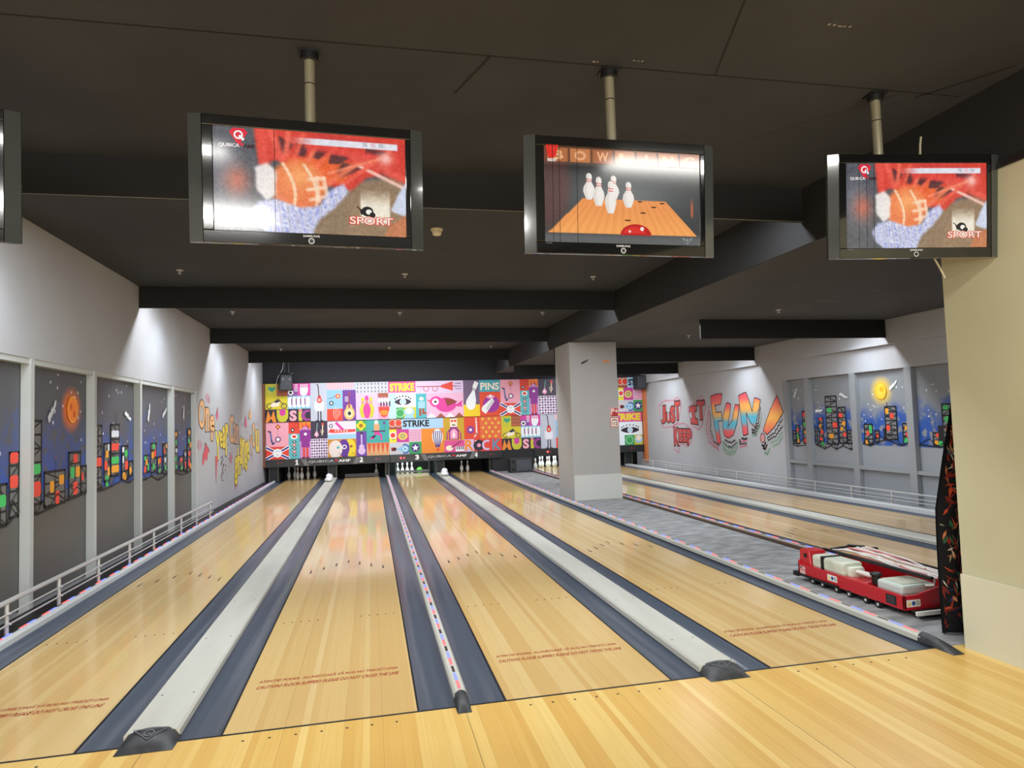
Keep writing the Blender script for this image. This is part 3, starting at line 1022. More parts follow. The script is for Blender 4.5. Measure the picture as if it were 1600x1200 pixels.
def t_comet(A, end=1):          # records, STRIKE, eyes, comet, star
    A.rect(0, 0, end, 1, GY)
    A.rect(0, .7, .3, 1, '9C4A3C')
    for x in (.08, .22):
        A.ring(x, .88, .09, .11, 'F0C8B8'); A.circ(x, .88, .07, R_)
    A.rect(.3, .7, end, 1, 'A9CCEA'); A.text('STRIKE' if end == 1 else 'STRI', .33, .76, .97 if end == 1 else .74, .95, '16161C', .04)
    A.rect(0, .34, .17, .7, 'E8DC2E'); A.circ(.085, .54, .1, WH); A.circ(.085, .54, .07, R_)
    for k in range(3): A.poly([(.05 + k * .03, .44), (.06 + k * .03, .4), (.07 + k * .03, .44)], DK)
    A.rect(.17, .34, .47, .7, 'C63A96'); A.ellipse(.32, .51, .13, .11, O_); A.circ(.32, .51, .11, 'D8C878'); A.ring(.32, .51, .04, .06, '7A5A2A')
    A.rect(.47, .34, .77, .7, 'F3D2E0')
    for k in range(6):
        y = .37 + k * .055
        A.line([(.48 + i * .04, y + (.03 if i % 2 else 0)) for i in range(8)], .022, MG)
    A.poly([(.16, .15), (.34, .24), (.34, .06)], '8CC0E2'); A.ring(.37, .15, .1, .14, '4A62A8', -120, 120); A.circ(.37, .15, .1, '86BCE0'); A.circ(.37, .15, .06, WH); A.circ(.37, .15, .04, '6AA2CE'); A.rect(.04, .1, .13, .2, '9A2A24'); A.circ(.12, .15, .05, '4A1414')
    A.rect(.47, 0, .77, .34, '3C9A5C'); A.circ(.62, .17, .12, '4A2E7E'); A.star(.62, .17, .1, WH)
    A.rect(.77, 0, end, .7, 'EA8A2C')


def t_balloon(A):
    A.rect(0, 0, 1, 1, 'EA8A2C'); A.rect(0, .7, 1, 1, 'A9CCEA'); A.rect(.95, 0, 1, 1, 'EA8A2C')
    A.ellipse(.5, .46, .4, .22, WH); A.poly([(.12, .4), (.88, .4), (.6, .16), (.4, .16)], WH)
    for k in range(5):
        x = .2 + k * .15; A.line([(.5 + (x - .5) * .9, .62), (x, .46), (.5 + (x - .5) * .4, .17)], .03, '5A3C86')
    A.rect(.4, .06, .6, .13, R_)


def t_bottle(A):
    A.rect(0, 0, 1, 1, 'C9A22A')
    A.poly([(.1, .36), (.12, .56), (.3, .68), (.32, .98), (.64, .98), (.66, .68), (.84, .56), (.86, .36)], '8F2F7C'); A.rect(.3, .72, .66, .96, CR); A.rect(.34, .86, .46, .92, R_); A.rect(.5, .86, .62, .92, R_); A.rect(.4, .76, .56, .79, DK); A.poly([(.3, .38), (.3, .58), (.4, .66), (.56, .66), (.66, .58), (.66, .38)], PK); pin(A, .48, .42, .62, .12, WH)
    A.rect(.17, .36, .23, .58, O_); A.rect(.73, .36, .79, .58, O_)
    A.rect(0, 0, 1, .34, 'DD4F93'); A.ellipse(.25, .12, .18, .08, CR); A.line([(.35, .14), (.82, .3)], .03, '5A2040')
    A.rect(.55, .02, .98, .16, WH)
    for k in range(4): A.rect(.6 + k * .1, .07, .65 + k * .1, .16, DK)


def t_rock(A):
    A.rect(0, .35, .42, 1, 'E0462E'); A.circ(.17, .62, .11, '8A3A96'); A.circ(.17, .62, .04, WH); A.line([(.32, .95), (.33, .5), (.27, .42)], .05, 'F0C0B8')
    for k in range(5): A.circ(.33, .55 + k * .07, .022, WH)
    A.rect(.42, .35, 1, 1, 'E56A3C')
    for j in range(5):
        for i in range(3):
            A.star(.5 + i * .17 + (.085 if j % 2 else 0), .42 + j * .125, .055, 'EFD040')
    A.rect(0, 0, 1, .35, R_); A.rect(0, 0, .25, .35, LV); A.text('R', .01, .03, .24, .33, O_, .03); A.circ(.38, .17, .16, DK); A.circ(.38, .17, .055, PK); A.star(.3, .3, .03, WH); A.ring(.6, .17, .09, .15, LV, 60, 300); A.text('K', .74, .02, .97, .33, '6A8AA8', .03)


PZ = [(1.81, 2.985), (.68, 1.806)]
U_TILES = [(-2.82, -1.50, t_music, 'heart, motorbike and the word MUSIC'), (-1.50, -1.01, t_guitarman, 'grey man holding a red guitar'), (-1.01, -.14, t_mandolin, 'mandolin and red sound rings'), (-.14, .86, t_pinkpin, 'pink and yellow bowling pins'),
           (.86, 3.25, t_strike, 'yellow word STRIKE, an eye and a pink bird'), (3.25, 3.78, t_whitepin, 'tilted white bowling pin on purple and yellow'), (3.78, 4.47, t_pins, 'word PINS over a purple disc'), (4.47, 5.13, t_sax, 'saxophone and flower on pink'), (5.13, 5.75, t_purpleman, 'purple man with orange hair'), (5.75, 6.40, t_plaid, 'purple plaid below guitar and trumpet'),
           (6.40, 7.2, t_heads, 'three heads in profile'), (7.2, 8.56, t_runner, 'teal running man'), (8.56, 9.45, t_comet, 'blue comet ball, chevrons and green star')]
L_TILES = [(-2.82, -2.16, t_sax, 'saxophone and flower on pink'), (-2.16, -1.51, t_purpleman, 'purple man with orange hair'), (-1.51, -1.01, t_plaid, 'purple plaid below guitar and trumpet'), (-1.01, -.15, t_heads, 'three heads in profile'), (-.15, .87, t_runner, 'teal running man and orange spikes'), (.87, 2.17, t_comet, 'black word STRIKE, blue comet ball and green star'),
           (2.17, 2.60, t_balloon, 'striped hot air balloon on orange'), (2.60, 3.25, t_bottle, 'purple bottle robot above pink guitar'), (3.25, 4.48, t_rock, 'yellow stars and the word ROCK'), (4.48, 5.80, t_music, 'heart, motorbike and the word MUSIC'), (5.80, 6.32, t_guitarman, 'grey man holding a red guitar'), (6.32, 7.2, t_mandolin, 'mandolin and red sound rings'), (7.2, 8.28, t_pinkpin, 'pink and yellow bowling pins'), (8.28, 9.42, None, 'yellow word STRIKE and an eye, at the right end')]
for row, tiles in enumerate((U_TILES, L_TILES)):
    z0, z1 = PZ[row]
    for x0, x1, fn, what in tiles:
        A = Art()
        A.base = (x0, z0, x1, z1)
        if fn is None:
            A.win(8.1, z0, 11.3, z1)
            A.rect(0, .7, .405, 1, 'DE4B94'); A.text('STRIKE', .035, .735, .39, .96, 'EED23A', .06)
            A.rect(.05, 0, .405, .7, 'E6F0F6'); eye(A, .16, .36, .37, .54, DK, '8CC4DE')
            A.rect(.2, 0, .31, .3, GN_); A.ring(.255, .15, .1, .12, 'A8E0B0'); A.rect(.31, 0, .405, .3, YG); A.ellipse(.36, .17, .045, .12, LB); A.ellipse(.36, .2, .03, .08, CR)
        elif fn is t_comet and row == 0:
            A.win(x0, z0, x0 + 1.133, z1); t_comet(A, .785)
        elif fn is t_music:
            A.win(x0, z0, x1, z1); t_music(A)
        else:
            A.win(x0, z0, x1, z1); fn(A)
        yb = 17.27 if row == 0 else 17.30
        o = A.build('mural_panel', PAINT, O=(0, yb, 0), board=(x0 + .003, z0, x1 - .003, z1, .03), bcol='26242A')
        props(o, ('upper' if row == 0 else 'lower') + ' row mural panel with ' + what, 'mural panel', 'mural panels')
struct('trim_23', MB().box(XL - .05, -2.83, 17.2, 17.33, .45, 2.98), mat('mask side brown', (120, 72, 52), .6))
struct('trim_24', MB().box(9.42, 9.5, 17.1, 17.33, .1, 2.6), mat('mask side orange', (206, 120, 70), .6))

# number bands under the mural
BAND = mat('band black', (40, 40, 42), .35)
def band(label, x0, x1, nums, logo, lights):
    t = thing('number_band', label, 'lane number sign', ((x0 + x1) / 2, 17.25, .44), group='lane number bands')
    MB().box(x0, x1, 17.24, 17.3, .44, .676).build('band_board', BAND, t, bevel=.006)
    A = Art()
    for n, x in nums:
        if n == '1':
            A.rect(x - .05, .495, x + .05, .52, 'EDEDED'); A.rect(x - .022, .5, x + .022, .655, 'EDEDED'); A.poly([(x - .055, .61), (x, .655), (x, .62), (x - .055, .59)], 'EDEDED')
        else:
            A.text(n, x - .06, .495, x + .06, .655, 'EDEDED', .05)
    if logo:
        a, b = logo
        for xx in (a - .22, b + .08):
            A.poly([(xx, .66), (xx + .14, .66), (xx + .24, .46), (xx + .1, .46)] if xx < a else [(xx + .1, .66), (xx + .24, .66), (xx + .14, .46), (xx, .46)], '6E6E70')
        m_ = a + (b - a) * .60
        A.text('QUBICA', a, .53, m_, .605, 'C9CACC', .0)
        A.poly([(m_ + .01, .61), (m_ + .15, .61), (m_ + .08, .54)], 'C8202C')
        A.text('AMF', m_ + .14, .53, b, .605, 'F2F2F2', .03)
    A.build('lettering', PAINT, t, O=(0, 17.238, 0))
    for k, (x, on) in enumerate(lights):
        m = MB()
        MB().cyl((x - .05, 17.24, .57), (x - .05, 17.225, .57), .035, 12).build('lamp', mat('lamp lit red', (255, 80, 80), emit=1.6) if on else mat('lamp dull red', (120, 50, 50), .3), t)
        MB().cyl((x + .05, 17.24, .57), (x + .05, 17.225, .57), .028, 12).build('lamp', mat('lamp lit red', (255, 80, 80), emit=1.6) if on > 1 else mat('lamp dull red', (120, 50, 50), .3), t)
band('black band with numbers 1 and 2 and a maker logo', -2.83, .86, [('1', -1.92), ('2', -.01)], (-1.58, -.34), [(-2.42, 0), (.5, 0)])
band('black band with numbers 3 and 4 and a maker logo', .87, 4.47, [('3', 1.72), ('4', 3.6)], (2.06, 3.3), [(1.26, 2), (4.13, 0)])
band('black band glimpsed left of the column with a lit red lamp', 5.55, 7.2, [], None, [(6.05, 1)])
band('black band right of the column with two dull red lamps', 7.21, 9.42, [], None, [(9.0, 0)])

# pit and pinsetter parts
PIT = mat('pit black', (14, 14, 15), .7)
KICK = mat('kickback grey', (46, 48, 50), .5)
GREEN = mat('machine green grey', (88, 92, 78), .5, metal=.3)
struct('trim_25', MB().box(4.14, 5.5, 17.3, 17.4, 0, .7), mat('dark box wall', (30, 30, 32), .7))
KN = ['left of lane 1', 'between lanes 1 and 2', 'between lanes 2 and 3', 'between lanes 3 and 4', 'right of lane 4', 'left of the first pale lane', 'between the pale lanes', 'right of the last pale lane']
KX = [-2.62, -.89, .787, 2.456, 4.2, 5.4, 7.01, 8.9]
for n, x in zip(KN, KX):
    w = .07 if n == 'between lanes 2 and 3' else .17
    t = thing('pinsetter_frame', 'dark pinsetter side frame ' + n, 'machine frame', (x, 18.2, 0), group='pinsetter side frames')
    MB().box(x - w + .04, x + w - .04, 17.5, 18.98, .001, .75).build('side_panel', KICK, t)
    for sx in (-1, 1):
        MB().box(x + sx * w * .75 - .015, x + sx * w * .75 + .015, 17.42, 17.46, .001, .72).build('post', GREEN, t)
for k, cx in enumerate(LANES):
    props(MB().box(cx - .74, cx + .74, 19.0, 19.06, -.14, .85).build('pit_curtain', PIT), 'black hanging pit curtain behind the pins of lane ' + 'one two three four five six'.split()[k], 'curtain', 'pit curtains')
t = thing('sweep_bar', 'grey sweep bar lowered in front of the white pins on lane 3', 'sweep bar', (1.576, 17.45, 0))
MB().box(1.05, 2.1, 17.42, 17.46, .09, .16).build('rake_board', mat('rake grey', (96, 102, 104), .4), t)
MB().box(1.05, 2.1, 17.40, 17.44, .002, .05).build('lower_board', mat('rake light', (176, 178, 168), .4), t)
MB().box(1.03, 1.06, 17.40, 17.5, .002, .5).build('arm', DKSTEEL, t)
MB().box(2.09, 2.12, 17.40, 17.5, .002, .5).build('arm', DKSTEEL, t)
t = thing('sweep_bar', 'dark sweep board lying low across the end of lane 2', 'sweep bar', (0, 17.6, 0))
MB().box(-.52, .52, 17.58, 17.62, .02, .12).build('rake_board', mat('rake dark', (40, 42, 46), .35), t)

PINM = mat('pin white', (232, 230, 224), .25, coat=.5)
PINS_ = mat('pin stripe', (190, 40, 40), .3)
def pin_prof(k=1.0):
    return [(.0258, 0), (.0285, .006), (.0358, .019), (.0498, .057), (.0580, .086), (.0605, .114), (.0578, .149), (.0470, .184), (.0312, .219), (.0247, .238), (.0228, .254), (.0235, .276), (.0276, .302), (.0318, .333), (.0323, .343), (.0300, .360), (.0215, .375), (.008, .381)]
def build_pin(label, loc, group):
    t = thing('bowling_pin', label, 'bowling pin', loc, group=group)
    x, y, z = loc
    MB().lathe(pin_prof(), loc, 16).build('pin_body', PINM, t)
    for zz in (.246, .268):
        MB().cyl((x, y, z + zz - .005), (x, y, z + zz + .005), .0245, 16, cap=False).build('neck_stripe', PINS_, t)
    return t
p0 = build_pin('white bowling pin on lane 3, first from the left', (1.13, 18.0, .0), 'pins on lane 3')
for k, x in enumerate((1.285, 1.44, 1.59)):
    dup(p0, (x, 18.0, 0), 'white bowling pin on lane 3, ' + ('second from the left', 'third from the left', 'next to the green ball')[k], 'pins on lane 3')
for k, (x, y) in enumerate(((-2.09, 18.25), (-1.98, 18.0), (-1.84, 17.85), (-1.67, 18.05), (-1.48, 18.2), (-2.28, 18.3))):
    dup(p0, (x, y, 0), 'dim bowling pin in the dark of lane 1, ' + ('second from the left', 'third from the left', 'fourth from the left', 'fifth from the left', 'rightmost', 'leftmost')[k], 'pins on lane 1')
dup(p0, (.45, 17.95, 0), 'single dim bowling pin at the end of lane 2', 'pin on lane 2')
dup(p0, (3.2, 17.8, 0), 'left one of two bowling pins on lane 4', 'pins on lane 4')
dup(p0, (3.4, 17.8, 0), 'right one of two bowling pins on lane 4', 'pins on lane 4')
dup(p0, (5.56, 17.2, 0), 'bowling pin standing alone beside the floor loudspeaker', 'pin beside the speaker')
for k, (x, y) in enumerate(((5.9, 17.95), (6.03, 18.1), (6.12, 17.8), (6.26, 18.05), (6.38, 17.9), (6.5, 18.1))):
    dup(p0, (x, y, 0), 'bright bowling pin left of the column, ' + ('leftmost of the set', 'second from left', 'third from left', 'fourth from left', 'fifth from left', 'rightmost of the set')[k], 'pins beside the column')
t = thing('bowling_ball', 'green bowling ball beside the pins on lane 3', 'bowling ball', (1.84, 18.0, 0))
MB().ell((1.84, 18.0, .108), .108, .108, .108, 24, 14).build('ball_body', mat('green ball', (96, 190, 60), .15, coat=.6), t)
MB().cyl((1.82, 17.95, .2), (1.815, 17.945, .204), .013, 10).build('finger_hole', BLACK, t)
# white crumpled covers at the ends of the wide dividers
for x, lab in ((-.9, 'white crumpled cover lump on the divider between lanes 1 and 2'), (2.44, 'white crumpled cover lump on the divider between lanes 3 and 4')):
    r = random.Random(int(x * 10))
    m = MB().ell((x, 16.0, .17), .1, .15, .1, 9, 6, jit=.2, rnd=r).ell((x - .02, 15.85, .115), .12, .15, .06, 9, 6, jit=.12, rnd=r)
    m.v = [(a, b, max(c, .052)) for a, b, c in m.v]
    props(m.build('plastic_cover', mat('white plastic', (232, 233, 236), .4)), lab, 'cover', 'white covers')

# loudspeakers
SPK = mat('speaker black', (34, 35, 38), .5)
GRILL = mat('speaker grille', (58, 60, 66), .55, noise=((30, 30, 30), (74, 76, 82), .4, .7))
t = thing('floor_speaker', 'grey black loudspeaker lying on the screed before the dark wall', 'loudspeaker', (4.9, 16.5, 0), rot=(0, 0, math.radians(6)))
MB().prism([(-.12, 0), (.22, 0), (.22, .4), (-.06, .46)], 0, -.36, .36).build('cabinet', SPK, t, bevel=.01, local=True)
def slant(u, z):  # point on the sloped front
    return (-.12 + .06 * z / .46 - .004)
MB().add([(-.16, slant(0, .06), .06), (.33, slant(0, .06), .06), (.33, slant(0, .4), .4), (-.16, slant(0, .4), .4)], ((0, 1, 2, 3),)).build('grille', GRILL, t, local=True)
for z in (.1, .34):
    MB().cyl((-.27, slant(0, z), z), (-.27, slant(0, z) - .006, z), .05, 14).build('port', BLACK, t, local=True)
t = thing('hanging_speaker', 'black loudspeaker hung in front of the heart panel at the top left', 'loudspeaker', (-2.2, 17.0, 2.72), rot=(math.radians(14), 0, math.radians(14)))
MB().prism([(-.2, .06), (.2, .06), (.16, .55), (-.16, .55)], 1, -.14, .18).build('cabinet', SPK, t, bevel=.01, local=True)
MB().prism([(-.17, .1), (.17, .1), (.14, .5), (-.14, .5)], 1, -.15, -.14).build('grille', GRILL, t, local=True)
for x in (-.1, .1):
    MB().cyl((x, -.15, .42), (x, -.155, .42), .04, 12).build('tweeter', mat('tweeter grey', (96, 98, 102), .4), t, local=True)
m = MB()
m.box(-2.3, -1.98, 17.02, 17.06, 3.26, 3.29)
for x in (-2.22, -2.1): m.box(x - .008, x + .008, 17.03, 17.06, 3.28, CEIL)
m.build('bracket', DKSTEEL, t)
MB().tube([(-2.24, 17.1, CEIL), (-2.28, 17.0, 3.4), (-2.42, 17.0, 3.15), (-2.48, 17.1, 2.95)], .008, 6).build('cable', mat('white cable', (210, 210, 205), .5), t)
t = thing('hanging_speaker', 'black loudspeaker box in the upper corner over the right wall', 'loudspeaker', (9.3, 16.9, 2.55))
MB().box(9.08, 9.38, 16.8, 17.2, 2.56, 3.02).build('cabinet', SPK, t, bevel=.01)
MB().box(9.1, 9.36, 16.79, 16.8, 2.6, 2.98).build('grille', GRILL, t)
MB().box(9.2, 9.26, 17.0, 17.06, 3.0, 3.2).build('bracket', DKSTEEL, t)
# ================================================================ televisions
GLOSS = mat('gloss black plastic', (11, 11, 12), .09, coat=1.0, coat_rough=.03)
SIDEG = mat('smoked clear edge', (58, 62, 62), .12, coat=1.0, coat_rough=.05)
MATTB = mat('matt black casing', (18, 18, 19), .5)


def seg_d(X, Y, a, b):
    dx, dy = b[0] - a[0], b[1] - a[1]
    t = np.clip(((X - a[0]) * dx + (Y - a[1]) * dy) / (dx * dx + dy * dy), 0, 1)
    return np.hypot(X - a[0] - t * dx, Y - a[1] - t * dy)


def sstep(e0, e1, x):
    t = np.clip((x - e0) / (e1 - e0), 0, 1)
    return t * t * (3 - 2 * t)


def inpoly(X, Y, pts):
    r = np.zeros(X.shape, bool)
    j = len(pts) - 1
    for i in range(len(pts)):
        (xi, yi), (xj, yj) = pts[i], pts[j]
        if yi != yj:
            r ^= ((yi > Y) != (yj > Y)) & (X < (xj - xi) * (Y - yi) / (yj - yi) + xi)
        j = i
    return r


def blur(a, k):
    for _ in range(k):
        p = np.pad(a, [(1, 1), (1, 1)] + [(0, 0)] * (a.ndim - 2), mode='edge')
        a = (p[:-2, 1:-1] + p[2:, 1:-1] + p[1:-1, :-2] + p[1:-1, 2:] + 2 * p[1:-1, 1:-1]) / 6
    return a


ASP = 1.75


def sport_picture(w=200, h=114):
    rs = np.random.RandomState(3)
    X, Y = np.meshgrid(np.linspace(0, 1, w), np.linspace(0, 1, h))
    X = X * ASP
    I = np.zeros((h, w, 3))

    def c(px, py):
        return ((px - 185) / 780 * ASP, (py - 585) / 495)

    def mix(mask, col):
        nonlocal I
        I = I * (1 - mask[..., None]) + np.array(col) / 255 * mask[..., None]

    def area(pts, col, k=3, a=1.0):
        mix(blur(inpoly(X, Y, [c(*p) for p in pts]).astype(float), k) * a, col)

    def stroke(p, q, wd, col, a=.9):
        mix(np.clip(1.35 - seg_d(X, Y, c(*p), c(*q)) / wd, 0, 1) * a, col)
    grain = blur(rs.rand(h, w), 1) - .5
    coarse = blur(rs.rand(h, w), 14) - .5
    I[:] = np.array((86, 88, 96)) / 255
    mix(sstep(.05, .0, X) * .3, (60, 60, 66))
    mix(np.exp(-((X - .1) ** 2 / .03 + (Y - .45) ** 2 / .05)) * .6, (136, 140, 150))
    area([(640, 900), (720, 830), (965, 760), (965, 1090), (560, 1090)], (146, 122, 96), 8)
    area([(760, 900), (965, 860), (965, 1090), (700, 1090)], (158, 130, 100), 10, .7)
    mix(np.exp(-((X - .2) ** 2 / .012 + (Y - .52) ** 2 / .02)) * .75, (226, 120, 90))
    area([(345, 580), (970, 580), (970, 800), (880, 770), (800, 790), (730, 860), (600, 830), (430, 730), (360, 760)], (216, 66, 52), 5)
    area([(470, 720), (640, 700), (760, 730), (700, 830), (560, 800)], (238, 104, 50), 6, .9)
    for p in (((440, 612), (500, 650), (470, 700), (430, 690)), ((515, 640), (560, 650), (545, 705), (500, 700)), ((585, 655), (640, 668), (600, 715), (570, 705)), ((650, 680), (735, 690), (690, 730), (640, 730)), ((700, 720), (790, 740), (690, 800), (670, 770)), ((850, 740), (900, 760), (860, 780)), ((800, 640), (900, 655), (870, 690), (790, 670))):
        area(p, (74, 44, 50), 2, .85)
    for p, q, wd, col in (((365, 585), (385, 745), .05, (232, 84, 70)), ((410, 585), (450, 720), .04, (240, 98, 80)), ((480, 590), (470, 700), .03, (244, 110, 86)), ((540, 600), (500, 720), .025, (240, 96, 72)), ((610, 610), (560, 720), .025, (246, 120, 90)), ((690, 620), (600, 740), .022, (244, 112, 80)),
                          ((560, 650), (930, 700), .045, (226, 72, 62)), ((600, 600), (960, 640), .04, (206, 62, 58)), ((760, 720), (640, 830), .03, (240, 120, 84)), ((740, 690), (965, 790), .05, (226, 84, 70)), ((770, 735), (965, 835), .02, (252, 206, 190)), ((900, 650), (700, 830), .022, (236, 96, 76)), ((640, 780), (860, 690), .018, (246, 136, 104))):
        stroke(p, q, wd, col)
    mix(np.exp(-((X - 1.56) ** 2 / .004 + (Y - .21) ** 2 / .004)) * .9, (255, 206, 196))
    bx, by = c(515, 850)
    ball = np.hypot((X - bx) / .27, (Y - by) / .27)
    mix(sstep(1.08, .8, ball), (236, 126, 74))
    mix(np.exp(-((X - bx - .02) ** 2 / .02 + (Y - by + .08) ** 2 / .014)) * .8, (252, 176, 112))
    for x0, dx in ((455, 30), (540, 34)):
        for k in range(8):
            t0, t1 = k / 8, (k + 1) / 8
            f = lambda t: (x0 + dx * t + 28 * math.sin(t * 2.6), 745 + 195 * t)
            stroke(f(t0), f(t1), .016, (255, 222, 186), .8)
    area([(345, 770), (395, 745), (430, 790), (425, 900), (390, 930), (350, 880)], (244, 236, 232), 4, .95)
    for p, q in (((560, 815), (620, 805)), ((556, 865), (626, 850)), ((565, 915), (640, 890)), ((590, 805), (600, 920)), ((620, 805), (632, 890))):
        stroke(p, q, .02, (255, 216, 186), .85)
    net = blur(inpoly(X, Y, [c(*p) for p in ((325, 985), (360, 935), (430, 920), (520, 955), (600, 945), (640, 870), (700, 825), (722, 868), (660, 950), (600, 1010), (565, 1090), (400, 1090), (345, 1040))]).astype(float), 4)
    mix(net * .95, (206, 208, 236))
    warp = np.sin(X * 46 + 5 * Y + coarse * 60) * .5 + np.sin(X * 83 - 9 * Y + 2) * .5
    mix(net * np.clip(warp + .1, 0, 1) * .65, (126, 140, 214))
    mix(net * np.clip(np.sin(X * 60 + 14 * Y + coarse * 90) - .3, 0, 1) * .9, (240, 240, 252))
    mix(net * np.clip(-warp - .55, 0, 1) * .7, (90, 84, 120))
    area([(968, 800), (968, 980), (900, 950), (930, 870)], (206, 214, 232), 2)
    area([(968, 965), (968, 1085), (870, 1085), (890, 1030)], (196, 124, 84), 4)
    tile = blur(inpoly(X, Y, [c(*p) for p in ((772, 850), (898, 850), (898, 1018), (772, 1018))]).astype(float), 1)
    mix(tile * sstep(.5, .72, Y) * .95, (246, 238, 220))
    bar = inpoly(X, Y, [c(*p) for p in ((470, 612), (932, 612), (932, 645), (470, 645))]).astype(float) * sstep(.62, .95, X)
    mix(bar, (226, 226, 236))
    return np.clip(I + grain[..., None] * .14 + coarse[..., None] * .25, 0, 1)


def bowl_picture(w=170, h=96):
    rs = np.random.RandomState(5)
    X, Y = np.meshgrid(np.linspace(0, 1, w), np.linspace(0, 1, h))
    I = np.zeros((h, w, 3))
    def mix(mask, c):
        nonlocal I
        I = I * (1 - mask[..., None]) + np.array(c) / 255 * mask[..., None]
    I[:] = np.array((62, 64, 64)) / 255
    mix(sstep(.22, .1, Y), (112, 66, 44))
    mix(sstep(.17, .2, Y) * sstep(.3, .2, Y), (40, 40, 40))
    mix(np.exp(-((X - .5) ** 2 / .12 + (Y - .5) ** 2 / .05)) * .55, (150, 158, 158))
    mix(sstep(.86, .95, Y), (96, 98, 98))
    lane = inpoly(X, Y, [(.24, .53), (.77, .53), (.975, .9), (.02, .9)]).astype(float)
    mix(lane, (236, 150, 82))
    mix(lane * sstep(.6, .9, Y) * .6, (252, 176, 92))
    s = (X - .5) / (.3 + .65 * (Y - .5))
    g = np.sin(s * 60) * .5 + np.sin(s * 143 + 1) * .5
    I = np.clip(I + (lane * g * .035)[..., None], 0, 1)
    mix(sstep(.17, .10, np.hypot(X - .02, (Y - .4) * .3)) * .3, (150, 60, 50))
    mix(np.clip(1 - np.abs(X - .945) / .012, 0, 1) * sstep(.45, .6, Y) * sstep(.72, .66, Y), (220, 110, 60))
    I = np.clip(I + (blur(rs.rand(h, w), 1) - .5)[..., None] * .04, 0, 1)
    return I


def logo(A, cx, cy, r, red='E0263C'):
    A.poly([(cx - r, cy + r * .55), (cx - r * .6, cy + r * 1.0), (cx + r * .6, cy + r * 1.0), (cx + r, cy + r * .55), (cx, cy - r)], red)
    A.ring(cx, cy + r * .25, r * .32, r * .5, 'F4F4F4'); A.line([(cx + r * .15, cy + r * .1), (cx + r * .5, cy - r * .25)], r * .16, 'F4F4F4')


